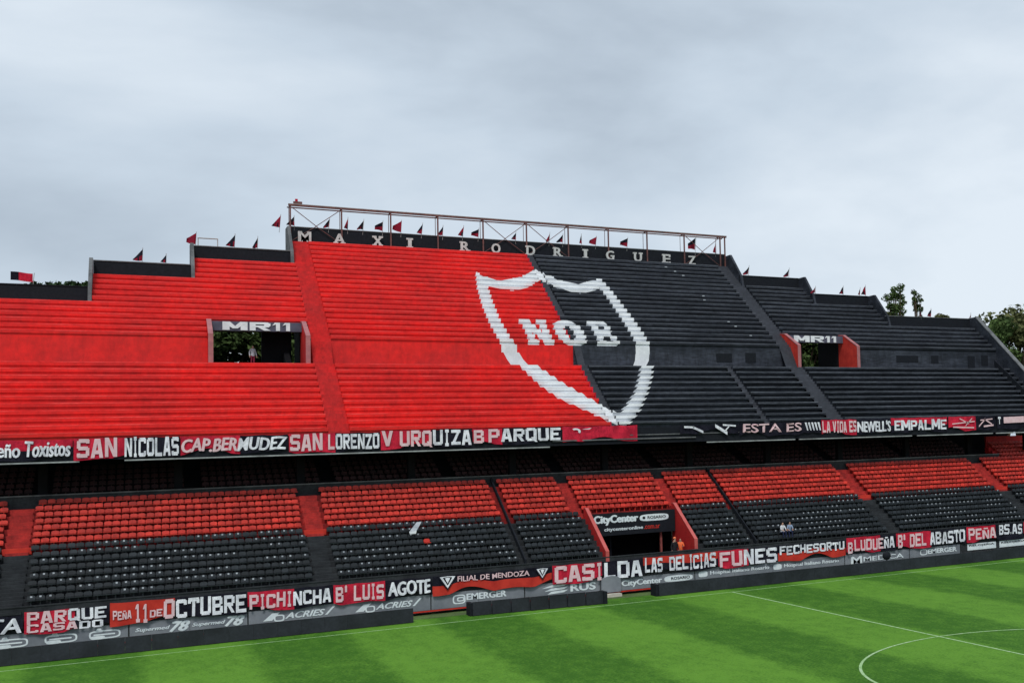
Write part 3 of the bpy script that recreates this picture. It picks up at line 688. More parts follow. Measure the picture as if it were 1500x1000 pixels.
for xa, za, xb, zb, w_ in ((29.0, 11.9, 31.7, 12.1, .10), (29.1, 11.6, 31.6, 11.5, .12), (29.9, 12.4, 31, 11.9, .1), (30.6, 11.7, 31.4, 12.4, .1), (32.2, 11.6, 33.0, 12.3, .16), (32.9, 12.3, 33.8, 11.8, .14), (32.4, 12.2, 33.9, 12.3, .1), (32.8, 11.6, 34.0, 11.7, .16)):
    b.face([(xa, UY-.2, za-w_/2), (xb, UY-.2, zb-w_/2), (xb, UY-.2, zb+w_/2), (xa, UY-.2, za+w_/2)], CWP)
b.build('emblem', rr)
rr = banner(34.5, 41.8, UZ0+.2, UZ1+.3, UY, [('T', .02, .07, .35, .9)], 'black banner with a pale pink block at the far right of the upper row', None, m1=CB, seed=14)
b = MB(); b.face([(35.3, UY-.2, 11.85), (37.9, UY-.2, 11.9), (37.9, UY-.2, 12.5), (35.3, UY-.2, 12.45)], CWP); b.build('patch', rr)

# lower row of banners on the front wall
QY = 4.80; q0, q1 = 1.30, 2.52
banner(-46.5, -41.95, q0, q1-.12, QY, [('ITA', .55, .98, .12, .86, dict(bold=.025, shear=.15))], 'black banner ending in TA at the far left above the grey boards', None, m1=CB, seed=21)
banner(-41.9, -37.9, q0-.02, q1, QY, [('PARQUE', .03, .97, .42, .97, dict(bold=.04)), ('CASADO', .03, .93, .04, .40, dict(bold=.04))], 'banner with two lines, PARQUE above CASADO', -39.6, seed=22)
banner(-37.85, -30.8, q0+.02, q1+.1, QY, [('PEÑA', .02, .15, .22, .6, dict(bold=.03)), ('11', .17, .27, .05, .84, dict(bold=.03)), ('DE', .28, .37, .2, .55, dict(bold=.03)), ('OCTUBRE', .38, .995, .06, .9, dict(bold=.045))], 'banner reading PEÑA 11 DE OCTUBRE with bright red left part', -34.6, seed=23, m1=CR2)
banner(-30.75, -25.95, q0+.04, q1+.05, QY, [('PICHINCHA', .02, .98, .12, .84, dict(bold=.04))], 'banner reading PICHINCHA in narrow block capitals', -28.2, seed=24)
banner(-25.9, -19.9, q0, q1+.02, QY, [('B° LUIS', .02, .5, .1, .88, dict(bold=.03)), ('AGOTE', .55, .98, .16, .88, dict(bold=.035))], 'banner reading B° LUIS AGOTE, red left and black right', -22.8, seed=25)
rr = banner(-19.85, -11.8, q0, q1+.02, QY, [('FILIAL DE MENDOZA', .2, .8, .60, .88, dict(bold=.02, mt=CWP))], 'black over orange red banner with small white words and a shield at each end', mode='d', seed=26)
b = MB()
for cx_, s_ in ((-18.9, 1), (-12.5, .8)):
    for k, (c_, m_) in enumerate(((.55, CB), (.42, CW), (.26, CB), (.14, CW))):
        c_ *= s_; b.face([(cx_-c_*1.2, QY-.19-k*.008, 2.3+c_*.35), (cx_, QY-.19-k*.008, 2.15-c_*1.1), (cx_+c_*1.2, QY-.19-k*.008, 2.3+c_*.35), (cx_, QY-.19-k*.008, 2.35+c_*.3)], m_)
b.build('shield', rr)
banner(-11.75, -5.05, q0-.06, q1+.04, QY, [('CASILDA', .02, .99, .03, .92, dict(bold=.05))], 'banner reading CASILDA in very large capitals in front of the tunnel', -8.15, seed=27)
banner(-5.0, 1.0, q0+.02, q1+.06, QY, [('LAS', .02, .25, .1, .92, dict(bold=.025)), ('DELICIAS', .34, .97, .1, .92, dict(bold=.025))], 'banner reading LAS DELICIAS, orange red above black, below the stewards', mode='h', m1=CR2, seed=28)
banner(1.05, 6.2, q0-.03, q1+.08, QY, [('FUNES', .02, .98, .06, .92, dict(bold=.05))], 'banner reading FUNES in tall white capitals', 3.6, seed=29)
banner(6.25, 12.5, q0+.05, q1+.1, QY, [('FECHESORTU', .02, .98, .38, .92, dict(bold=.025))], 'banner reading ECHESORTU on black with a red lower border', mode='d', seed=30)
banner(12.55, 17.4, q0+.1, q1+.22, QY, [('B', .02, .12, .05, .75, dict(bold=.03)), ('LUDUEÑA', .16, .98, .14, .82, dict(bold=.035))], 'mostly red banner reading B LUDUEÑA above the round black object', 15.9, seed=31)
banner(17.45, 24.85, q0+.1, q1+.24, QY, [("B° DEL", .02, .42, .1, .88, dict(bold=.03)), ('ABASTO', .47, .98, .12, .88, dict(bold=.03))], 'banner reading B° DEL ABASTO, red then black', 21.0, seed=32)
banner(24.9, 31.4, q0+.1, q1+.26, QY, [('PEÑA', .03, .5, .16, .85, dict(bold=.04)), ('BS.AS', .56, .97, .3, .95, dict(bold=.03))], 'banner reading PEÑA BS.AS near the right edge', 28.2, seed=33)
banner(31.45, 38, q0+.2, q1+.28, QY, [], 'plain red banner at the far right of the lower row', None, seed=34)

# grey advertising boards
def pill(b, cx_, cz, w_, h, mt, y, fill=False):
    n = 20; o = ell(cx_, cz, w_/2, h/2, n, .55); i_ = ell(cx_, cz, w_/2-.09, h/2-.08, n, .55)
    if fill: b.face([(x, y, z) for x, z in o], mt)
    else:
        for k in range(n):
            j = (k+1) % n; b.face([(o[k][0], y, o[k][1]), (o[j][0], y, o[j][1]), (i_[j][0], y, i_[j][1]), (i_[k][0], y, i_[k][1])], mt)
def board(x0, x1, label, prints, m=None, z0=.32, z1=1.34):
    root = empty('advertising_board', ((x0+x1)/2, 4.95, z0)); tag(root, label, 'advertising board', 'advertising boards along the front wall')
    n = max(1, round((x1-x0)/3.1))
    for k in range(n):
        a, c = x0+(x1-x0)*k/n+.01, x0+(x1-x0)*(k+1)/n-.01
        b = MB(); b.box(a, c, 4.90, 4.95, z0, z1, m or ADG); b.build('panel', root)
    b = MB(); Y = 4.885
    prints(b, Y); 
    if b.v: b.build('print', root)
def T(b, s, x0, x1, z0, z1, Y, mt=None, **kw): kw.setdefault('jit', 0); put_text(b, s, x0, x1, z0, z1, lambda x, z: Y, mt or ADW, **kw)
def p_pills(b, Y):
    for cx_ in (-42.5, -40.2, -38.1):
        pill(b, cx_, .84, 1.55, .5, ADW, Y); b.box(cx_-.55, cx_+.5, Y-.004, Y+.004, .80, .88, ADW); b.raw([(cx_-.5, Y-.003, .98), (cx_-.1, Y-.003, .98), (cx_-.2, Y-.003, 1.2), (cx_-.38, Y-.003, 1.2)], [(0, 1, 2, 3)], ADW)
        pill(b, cx_-.35, .68, .7, .2, ADW, Y-.006, True)
board(-46.4, -36.95, 'grey board with three pale outlined pill shaped logos, leftmost', p_pills)
def p_78(b, Y):
    for x in (-36.6, -33.7):
        T(b, 'Supermed', x, x+1.75, .72, 1.0, Y, shear=.3, bold=.03); T(b, '78', x+1.75, x+2.75, .6, 1.18, Y, shear=.35, bold=.06)
board(-36.9, -30.75, 'grey board with the number 78 printed twice', p_78)
def p_ac(b, Y):
    for x in (-29.9, -24.6):
        b.raw([(x, Y, .66), (x+.5, Y, .66), (x+.95, Y, 1.14), (x+.5, Y, 1.1)], [(0, 1, 2, 3)], ADW); pill(b, x+.9, .78, .6, .42, ADW, Y-.003)
        T(b, 'ACRIES', x+1.25, x+3.5, .7, 1.08, Y, shear=.35, bold=.04); b.raw([(x+3.5, Y, .7), (x+3.65, Y, .7), (x+4.1, Y, 1.18), (x+3.95, Y, 1.18)], [(0, 1, 2, 3)], ADW)
board(-30.7, -19.95, 'grey board with a slanted swoosh lettered logo printed twice', p_ac)
def p_ce(b, Y): pill(b, -18.1, .84, .85, .62, ADW, Y); pill(b, -18.0, .84, .5, .3, ADW, Y-.003); T(b, 'EMERGER', -17.6, -14.95, .74, 1.16, Y, bold=.05)
board(-19.9, -13.7, 'grey board printed EMERGER beneath the orange banner', p_ce)
def p_rus(b, Y):
    for k in range(3): b.raw([(-12.1-k*.2, Y, .55+k*.22), (-10.9, Y, .62+k*.22), (-10.6, Y, .78+k*.22), (-11.8, Y, .74+k*.22)], [(0, 1, 2, 3)], ADW)
    T(b, 'RUS', -10.4, -8.6, .62, 1.12, Y, bold=.06)
board(-13.65, -8.25, 'grey board printed RUS left of the rounded grey cover', p_rus)
def p_city(b, Y): T(b, 'CityCenter', -6.6, -3.5, .5, 1.02, Y-.003, bold=.04); pill(b, -2.15, .82, 2.3, .46, ADW, Y, True); T(b, 'ROSARIO', -2.75, -1.25, .73, .93, Y-.004, DARK, bold=.02)
board(-6.75, -.85, 'grey board printed CityCenter ROSARIO in front of the tunnel', p_city, z1=1.2)
def p_hos(b, Y):
    for x in (-.5, 5.9):
        pill(b, x+.35, .92, .75, .42, ADW, Y, True); T(b, 'Hospital Italiano Rosario', x+.95, x+6.0, .76, 1.1, Y, bold=.03)
board(-.8, 12.45, 'long grey board printed Hospital Italiano Rosario twice', p_hos)
def p_m(b, Y): T(b, 'M', 13.1, 14.1, .5, 1.15, Y, bold=.05); T(b, 'MEDICA', 14.3, 18.3, .68, 1.05, Y, bold=.03)
board(12.5, 18.9, 'grey board with a large M, partly hidden by a round black object', p_m)
def p_c2(b, Y): pill(b, 20.4, .95, .75, .5, ADW, Y); T(b, 'EMERGER', 20.85, 23.9, .78, 1.16, Y, bold=.06)
board(18.95, 24.3, 'grey board printed EMERGER beneath B° DEL ABASTO', p_c2)
def p_r(b, Y):
    for x in (25.1, 28.7):
        b.box(x, x+3.2, Y-.004, Y+.004, .72, 1.28, ADW); T(b, 'RELOJERIA', x+.2, x+3.0, 1.0, 1.2, Y-.006, DARK, bold=.02)
board(24.35, 40, 'dark grey board with two white printed boxes at the right edge', p_r, DGREY)
# rounded grey cover
b = MB(); pts = [(-8.22, .3)]+[(-7.5+.72*math.cos(math.pi*(1-k/10)), 1.12+.36*math.sin(math.pi*k/10)) for k in range(11)]+[(-6.78, .3)]
n = len(pts); b.raw([(x, 4.62, z) for x, z in pts]+[(x, 4.86, z) for x, z in pts], [tuple(range(n))[::-1], tuple(range(n, 2*n))]+[(i, (i+1) % n, n+(i+1) % n, n+i) for i in range(n)], ADG)
o = b.build('rounded_cover'); rectify(o.data); tag(o, 'rounded grey cover panel between the RUS and CityCenter boards', 'cover')
# unidentified round black object poking above the black boards
b = MB(); b.bar((15.8, 3.7, 0), (15.8, 3.7, .95), .06, DARK)
root = empty('black_round_object', (15.8, 3.7, 0)); tag(root, 'round black object standing in front of the M board', 'object'); b.build('stem', root)
b = MB(); q = bmesh.new(); bmesh.ops.create_uvsphere(q, u_segments=10, v_segments=7, radius=.36); b.raw([(15.8+v.co.x*1.1, 3.7+v.co.y*.7, 1.1+v.co.z*.95) for v in q.verts], [tuple(v.index for v in f.verts) for f in q.faces], DARK); q.free(); b.build('head', root, smooth=True)

# black pitch-side boards
def pboards(x0, x1, label, ys=2.0, thick_end=None, skew=0):
    root = empty('perimeter_board', ((x0+x1)/2, ys, 0)); tag(root, label, 'perimeter board', 'black perimeter boards beside the pitch')
    n = max(1, round((x1-x0)/1.28))
    for k in range(n):
        a, c = x0+(x1-x0)*k/n, x0+(x1-x0)*(k+1)/n; h = .88+rnd.uniform(-.004, .004); y = ys+rnd.uniform(-.005, .005)+skew*(k/n)
        b = MB(); b.prism([(y, .03), (y+.06, .03+h), (y+.16, .03+h), (y+.2, .03)], a+.004, c-.004, LED); b.box(a+.1, c-.1, y+.22, y+.5, .0, .08, DARK)
        rectify(b.build('panel', root).data)
    return root
pboards(-50, -21.6, 'long run of black perimeter boards on the left')
pboards(-17.9, -9.3, 'short middle run of black perimeter boards between the two gaps', skew=-.9)
r_ = pboards(-4.9, 44, 'long run of black perimeter boards on the right of the tunnel gap')
for x, y in ((-17.95, 2.2), (-9.2, 1.2), (-5.0, 2.2)):
    b = MB(); b.box(x-.12, x+.12, y-.1, y+.9, .01, .84, DARK); o = b.build('board_end_case'); tag(o, {-17.95: 'black end case at the left end of the middle boards', -9.2: 'black end case at the right end of the middle boards', -5.0: 'black end case where the right hand boards begin'}[x], 'board end')
b = MB(); b.box(-8.7, -6.9, 4.1, 4.7, .01, .22, mat('cream_slab', (.6, .56, .48), .8)); tag(b.build('cream_slab'), 'cream coloured slab lying in the tunnel gap', 'slab')

# ------------------------------------------------------------ tunnel sign, MR11 signs
root = empty('tunnel_sign', (-4, 8.9, 4.1)); tag(root, 'black sign over the tunnel mouth printed CityCenter ROSARIO', 'sign')
b = MB(); b.box(TUN[0]+.03, TUN[1]-.06, 8.9, 9.0, 4.02, 5.72, DARK); b.build('sign_board', root)
b = MB(); T(b, 'CityCenter', -7.2, -3.7, 4.82, 5.55, 8.885, bold=.05); pill(b, -2.35, 5.2, 2.4, .52, ADW, 8.886, True); T(b, 'ROSARIO', -2.9, -1.4, 5.1, 5.32, 8.88, DARK, bold=.02)
pill(b, -3.2, 5.2, .22, .2, DARK, 8.879, True)
T(b, 'citycenteronline', -6.4, -3.3, 4.3, 4.62, 8.885, bold=.03); T(b, '.com.ar', -3.2, -1.9, 4.34, 4.6, 8.885, CR2, bold=.02); b.build('print', root)
for (x0, x1), lb in zip(WIN, ('white MR11 sign across the left opening in the red terrace', 'white MR11 sign across the right opening in the black terrace')):
    root = empty('opening_sign', ((x0+x1)/2, 21.98, 20.45)); tag(root, lb, 'sign')
    G = {'M': [[(0, 0), (.28, 0), (.28, 1), (0, 1)], [(.72, 0), (1, 0), (1, 1), (.72, 1)], [(.0, 1), (.3, 1), (.62, .2), (.4, .2)], [(1, 1), (.7, 1), (.38, .2), (.6, .2)]],
         'R': [[(0, 0), (.28, 0), (.28, 1), (0, 1)], [(.1, .76), (.85, .76), (.95, .86), (.85, 1), (.1, 1)], [(.68, .5), (.98, .55), (.98, .9), (.68, .9)], [(.1, .4), (.9, .4), (.97, .6), (.1, .62)], [(.34, .45), (.66, .45), (1, 0), (.68, 0)]],
         '1': [[(.42, 0), (.88, 0), (.88, 1), (.42, 1)], [(.0, .62), (.45, .8), (.45, 1), (.28, 1)]]}
    b = MB(); W_ = x1-x0-1.5; lay = 0
    for ch, a, c in (('M', 0, .36), ('R', .39, .70), ('1', .72, .85), ('1', .87, 1.0)):
        for pl in G[ch]:
            lay += 1; yq = 21.985-.004*(lay % 5)
            pts = [(x0+.75+W_*(a+(c-a)*u), v_) for u, v_ in pl]; n = len(pts)
            F = [(x, yq-.04, 20.46+v_*.63) for x, v_ in pts]+[(x, yq, 20.46+v_*.63) for x, v_ in pts]
            b.raw(F, [tuple(range(n)), tuple(range(n, 2*n))[::-1]]+[(i, n+i, n+(i+1) % n, (i+1) % n) for i in range(n)], WHT)
    o = b.build('lettering', root); rectify(o.data)

# ------------------------------------------------------------ standing slab serif letters
YT = WY+NU*RUN; WHG = mat('weathered_white_letter', (.60, .60, .58), .7, 0, 3, .2, 0, (.42, .42, .41), fine=.15)
root = empty('letter_sign', (CX, YT, 29.6)); tag(root, 'row of standing white slab serif letters MAXI RODRIGUEZ on the top step', 'sign')
SER = {'M': [(0, 0, .34), (.66, 0, 1), (0, .84, .3), (.7, .84, 1)], 'A': [(-.05, 0, .4), (.6, 0, 1.05)], 'X': [(0, 0, .4), (.6, 0, 1), (0, .84, .4), (.6, .84, 1)], 'I': [(-.6, 0, 1.6), (-.6, .84, 1.6)],
       'R': [(-.12, 0, .42), (.62, 0, 1.1), (-.12, .84, .2)], 'D': [(-.12, 0, .2), (-.12, .84, .2)], 'U': [(-.15, .84, .35), (.65, .84, 1.15)], 'E': [(-.12, 0, .3), (-.12, .84, .3), (.82, .68, 1.02), (.84, .02, 1.04)], 'Z': [], 'O': [], 'G': [(.6, .36, 1.08)]}
for c, x in zip('MAXIRODRIGUEZ', (-24.04, -21.22, -18.02, -15.25, -10.29, -7.42, -4.08, -1.38, 1.4, 3.96, 6.94, 10.09, 12.94)):
    wd = {'M': 1.0, 'I': .26, 'X': .9, 'A': .92}.get(c, .8); H = .92; z0 = 29.63
    vs, fs = text_geo(c, .012, .0); b = MB(); x0 = x-wd/2; y0 = YT-.12
    for dx, dy in ((-.03, -.004), (.03, -.008)): b.raw([(x0+dx+a*wd, y0+dy, z0+d*H) for a, d, _ in vs], fs, WHG)
    V = [(x0+a*wd, y0, z0+d*H) for a, d, _ in vs]; nV = len(V)
    b.raw(V+[(p[0], y0+.14, p[2]) for p in V], fs+[tuple(q+nV for q in f[::-1]) for f in fs], WHG)
    ed = {}
    for f in fs:
        for q in range(len(f)):
            k = (f[q], f[(q+1) % len(f)]); ed[k] = 1
    for (p, q) in list(ed):
        if (q, p) not in ed: b.raw([V[p], V[q], (V[q][0], y0+.14, V[q][2]), (V[p][0], y0+.14, V[p][2])], [(0, 1, 2, 3)], WHG)
    for a, zf, c_ in SER[c]: b.box(x0+a*wd, x0+c_*wd, y0-.006, y0+.146, z0+zf*H-.003, z0+zf*H+.165*H, WHG)
    b.build('letter', root)

# ------------------------------------------------------------ steel frame over the top step
root = empty('steel_frame', (CX, YT+.1, 29.6)); tag(root, 'long open steel frame with posts and cross braces above the letters', 'frame')
FY = YT+.12
px_ = [-25.15+4.15*k for k in range(11)]+[16.9]
b = MB(); b.box(-25.3, 17.1, FY-.1, FY+.1, 32.78, 32.92, RUST); b.build('top_rail', root)
b = MB(); b.box(-25.3, 17.1, FY-.12, FY+.10, 32.925, 32.98, STEEL); b.build('rail_highlight', root)  # pale strip standing in for the highlight along the top rail
b = MB(); b.box(-25.3, 17.1, FY+1.0, FY+1.1, 32.8, 32.9, RUST); b.build('rear_rail', root)
for x in px_:
    b = MB(); b.box(x-.06, x+.06, FY-.06, FY+.06, 29.62, 32.78, RUST); b.build('post', root)
    b = MB(); b.box(x-.04, x+.04, FY+.1, FY+1.0, 32.81, 32.88, RUST); b.build('cross_tie', root)
    b = MB(); b.bar((x, FY+1.05, 29.6), (x, FY+1.05, 32.8), .03, RUST); b.build('rear_post', root)
for k in (0, 4, 5, 9):
    xa, xb = px_[k], px_[k]+4.15; xm = (xa+xb)/2
    b = MB(); b.bar((xa+.1, FY+.02, 32.7), (xm+.1, FY+.02, 31.05), .035, RUST); b.bar((xb-.1, FY+.02, 32.7), (xm-.1, FY+.02, 31.05), .035, RUST); b.build('brace', root)
    b = MB(); b.bar((xm, FY-.03, 31.1), (xa+.1, FY-.03, 29.7), .03, RUST); b.bar((xm, FY-.03, 31.1), (xb-.1, FY-.03, 29.7), .03, RUST); b.build('lower_brace', root)
b = MB(); b.box(-24.9, -24.2, FY-.1, FY+.1, 33.0, 33.2, RUST); b.box(-24.75, -24.55, FY-.1, FY+.1, 33.2, 33.42, CR); tag(b.build('rolled_cloth'), 'small reddish bundle on the left end of the steel frame', 'bundle')
b = MB(); Yq = WY+15*RUN+.35
for xa, xb in ((-32.3, -30.9),):
    b.bar((xa, Yq, 28.2), (xa, Yq, 28.95), .035, STEEL); b.bar((xb, Yq, 28.2), (xb, Yq, 28.95), .035, STEEL); b.bar((xa-.04, Yq, 28.92), (xb+.04, Yq, 28.92), .05, STEEL)
tag(b.build('pipe_rail'), 'little grey pipe rail on the parapet next to the big left flag', 'rail')

# ------------------------------------------------------------ flags
FL = [(-42.91, 25.21, 23.8, 0.7, 1.5), (-36.21, 28.63, 26.25, 1.05, 1), (-34.61, 28.63, 26.25, 0.7, 0.6), (-32.51, 31.36, 28.2, 1.1, 1.05), (-29.71, 31.36, 28.2, 1.14, 1), (-27.99, 31.36, 28.2, 1.04, 0.6), (-26.01, 34.77, 30.7, 1.2, 1.0), (-24.82, 34.77, 30.95, 0.95, 1), (-22.07, 34.77, 30.95, 0.98, 0.7), (-20.49, 34.77, 30.95, 1.12, 0.5), (-19.23, 34.77, 30.95, 1.05, 0.8), (-17.55, 34.77, 30.95, 1.04, 1.1), (-15.96, 34.77, 30.95, 1.21, 1.2), (-14.16, 34.77, 30.95, 1.08, 0.7), (-12.26, 34.77, 30.95, 1.0, 0.7), (-10.45, 34.77, 31., 1.05, 0.7), (-9.0, 34.77, 31., 0.92, 1.1), (-5.43, 34.77, 31., 0.8, 0.7), (-2.15, 34.77, 31., 1.0, 0.5), (-0.78, 34.77, 31., 0.95, 1), (1.17, 34.77, 31., 1.05, 0.4), (2.58, 34.77, 31., 0.95, 1.1), (5.9, 34.77, 31., 1.05, 1.3), (13.49, 34.77, 31., 1.6, 1.4), (15.87, 34.77, 31., 0.98, 0.5), (17.96, 31.36, 28.25, 1.03, 1), (22.8, 31.36, 28.25, 1.02, 1), (24.44, 28.63, 26.25, 0.76, 0.9), (27.93, 28.63, 26.25, 0.95, 0.9), (30.02, 28.63, 26.25, 0.85, 0.4), (30.81, 28.63, 26.25, 1.15, 1), (35.65, 25.21, 23.72, 1.0, 0.3), (36.93, 25.21, 23.72, 0.95, 0.8), (42.49, 25.21, 23.8, 0.56, 0.3)]
FLAB = ['rectangular red and black flag flying above the leftmost parapet', 'red pennant left of a furled one above the second parapet', 'furled pennant above the second parapet from the left', 'large spread pennant at the corner beside the small pipe rail', 'pennant in the middle of the third parapet from the left', 'thin furled pennant on the third parapet from the left', 'large pennant outside the left end of the steel frame']
i = 0
for (x, y, z, h, s) in FL:
    root = empty('flag', (x, y, z))
    if i < len(FLAB): lb = FLAB[i]
    elif y > 34:
        near = min(zip('MAXIRODRIGUEZ', ('M', 'first A', 'X', 'first I', 'first R', 'O', 'D', 'second R', 'second I', 'G', 'U', 'E', 'Z'), (-24.04, -21.22, -18.02, -15.25, -10.29, -7.42, -4.08, -1.38, 1.4, 3.96, 6.94, 10.09, 12.94)), key=lambda t_: abs(t_[2]-x))
        d = x-near[2]; lb = ('broad' if s > .9 else 'slim' if s > .55 else 'furled')+' pennant '+('straight above' if abs(d) < .6 else ('just right of' if d > 0 else 'just left of'))+' the letter '+near[1].replace('first ', '').replace('second ', '')+' in '+('MAXI' if x < -13 else 'RODRIGUEZ')
        if near[1] == 'second R': lb = lb.replace('letter R', 'second letter R')
    else: lb = ['left pennant on the first parapet right of the steel frame', 'right pennant on the first parapet right of the steel frame', 'leftmost pennant on the second parapet right of the frame', 'middle pennant on the second parapet right of the frame', 'thin furled pennant next to the last flag on the second right parapet', 'tallest pennant at the corner of the second right parapet', 'bare looking flag pole behind the rightmost parapet', 'dark pennant on the rightmost parapet beside the round bush', 'tiny furled pennant at the far right corner of the terrace'][max(0, i-25)]
    tag(root, lb, 'flag', 'small flags along the top of the terrace')
    lean = rnd.uniform(-.02, .16)*h
    b = MB(); b.bar((x, y, z-.3), (x+lean, y, z+h+.12), .022, STEEL, 5); b.build('pole', root)
    b = MB(); wd = .50*s; hh = h*.92; n = 6
    if i == 0:
        n = 8
        for k in range(n):
            a0, a1 = k/n, (k+1)/n
            P = [(x-1.3*a, y+.12*math.sin(a*7), z+.15+hh*.95*f+.12*a) for a, f in ((a0, 0), (a1, 0), (a1, 1), (a0, 1))]; b.face(P, CR if k < 5 else CB)
    else:
        ph = rnd.uniform(0, 6)
        for k in range(n):
            a0, a1 = k/n, (k+1)/n
            def pt(a, f):
                top = z+h*(1.0-(.42 if s > 1 else .78)*a); bot = z+h*(.16+(.10 if s > 1 else -.02)*a+.05*math.sin(a*4+ph))
                if bot > top: bot = top
                return (x+lean*(bot+(top-bot)*f-z)/h-wd*a*1.25, y+.1*s*math.sin(a*5+ph+f), bot+(top-bot)*f)
            b.face([pt(a0, 0), pt(a1, 0), pt(a1, .5), pt(a0, .5)], FLP if rnd.random() < .6 or s > 1 else CB); b.face([pt(a0, .5), pt(a1, .5), pt(a1, 1), pt(a0, 1)], CB if (i % 3) else FLP)
    b.build('cloth', root); i += 1

# ------------------------------------------------------------ trees
LEAF = mat('leaf_green', (.095, .15, .045), .8, 0, .5, .15, 0, (.035, .06, .018), fine=.35)
LEAF2 = mat('leaf_olive', (.13, .14, .055), .8, 0, .5, .15, 0, (.07, .08, .03), fine=.3)
LEAFD = mat('leaf_dark', (.045, .085, .03), .8, 0, .6, .15, 0, (.018, .038, .014), fine=.35)
BARK = mat('bark', (.12, .085, .06), .9, 0, 3, .1, 0, (.07, .05, .035))
def tree(x, y, h, cr_, label, n=9, leaves=2600, ls=.3, mt=LEAF, crown=(.45, 1.0), name='leafy_tree', sq=1.0, thin=1):
    root = empty(name, (x, y, 0)); tag(root, label, 'tree', 'trees behind the stand'); R = random.Random(int(x*10+y)+5)
    b = MB(); prev = Vector((x, y, 0)); r0 = .035*h*.7*thin
    top = None; pts = [Vector((x+R.uniform(-.3, .3)*k, y+R.uniform(-.3, .3)*k, h*.8*k/4)) for k in range(5)]
    for k in range(4):
        a, c = pts[k], pts[k+1]; ra = r0*(1-.2*k)
        b.bar(a, c+(c-a)*.05, ra, BARK, 7)
    blobs = []
    for k in range(n):
        th = R.uniform(0, 6.28); f = R.uniform(crown[0], crown[1]); rad = cr_*R.uniform(.15, .95)*math.sin(min(1, (1.08-f)/(1.08-crown[0]))*2.2+.35)*.9
        c = Vector((x+rad*math.cos(th), y+rad*math.sin(th), h*f-cr_*.2)); br = cr_*R.uniform(.25, .5); blobs.append((c, br))
        s = pts[min(4, max(1, int(f*3)))]; mid = (s+c)/2+Vector((0, 0, -.3)); b.bar(s, mid, r0*.32, BARK, 5); b.bar(mid, c, r0*.18, BARK, 4)
    b.build('trunk', root)
    b = MB()
    for c, br in blobs:
        for q in range(leaves//n):
            d = Vector((R.gauss(0, 1), R.gauss(0, 1), R.gauss(0, 1))).normalized()*(br*R.random()**.42)
            d.z *= .8*sq; p = c+d; s = ls*R.uniform(.5, 1.2)
            u = Vector((R.gauss(0, 1), R.gauss(0, 1), R.gauss(0, .7))).normalized(); v = u.cross(Vector((R.gauss(0, 1), R.gauss(0, 1), R.gauss(0, 1)))).normalized()
            b.face([p-u*s, p+v*s*.5, p+u*s, p-v*s*.5], mt)
    b.build('crown', root)
# right end of the stand
tree(72.5, 60, 29.3, 4.6, 'pale green tree right against the sloping end wall of the terrace', 12, 5200, .42, LEAF, (.5, 1))
tree(80.5, 62, 31.5, 7.5, 'big dense tree at the right edge of the picture', 18, 9000, .48, LEAF2, (.35, 1))
tree(77, 66, 27, 6, 'lower tree between the two at the right edge', 14, 6000, .45, LEAF2, (.35, .95))
tree(84, 54, 25, 7, 'dark green tree low at the right edge behind the wall', 14, 6500, .45, LEAFD, (.3, .95))
tree(70.5, 56, 25, 4.5, 'low dark tree behind the foot of the end wall', 12, 4200, .4, LEAFD, (.4, 1))
tree(66.8, 75, 35.7, 2.0, 'tall thin tree top with ragged crown, left of a slimmer one', 24, 2000, .25, LEAF, (.86, 1.0), thin=.35)
tree(70.9, 75, 34.6, 1.1, 'slim tree top right of the ragged one', 16, 900, .24, LEAF, (.87, 1.0), sq=1.3, thin=.35)
tree(75.9, 75, 32.3, 1.9, 'round bushy tree top beside the dark pennant', 7, 1500, .3, LEAF2, (.88, .97))
tree(64.8, 75, 32.2, 1.4, 'low brown green tree top beside the second right parapet', 5, 500, .3, LEAF2, (.9, .97))
# left, behind the low parapets
for x, h, c, lb in ((-44.5, 30.4, 3.0, 'low tree top showing just above the leftmost parapet'), (-41.2, 31.2, 2.2, 'tree top beside the pale parapet end on the left')):
    tree(x, 70, h, c, lb, 8, 1800, .35, LEAFD, (.88, .98))
# close behind the openings

for x, y, lb in ((-30.6, 44, 'dark leafy tree seen through the left half of the left opening'), (-24.6, 46, 'dark leafy tree seen behind the pier of the left opening'), (30.0, 44, 'dark leafy tree behind the left side of the right opening'), (35.2, 46, 'dark leafy tree seen through the right opening'), (40.5, 45, 'dark leafy tree seen past the red jamb of the right opening')):
    tree(x, y, 26.5, 4.8, lb, 34, 11000, .36, LEAF, (.6, .97))

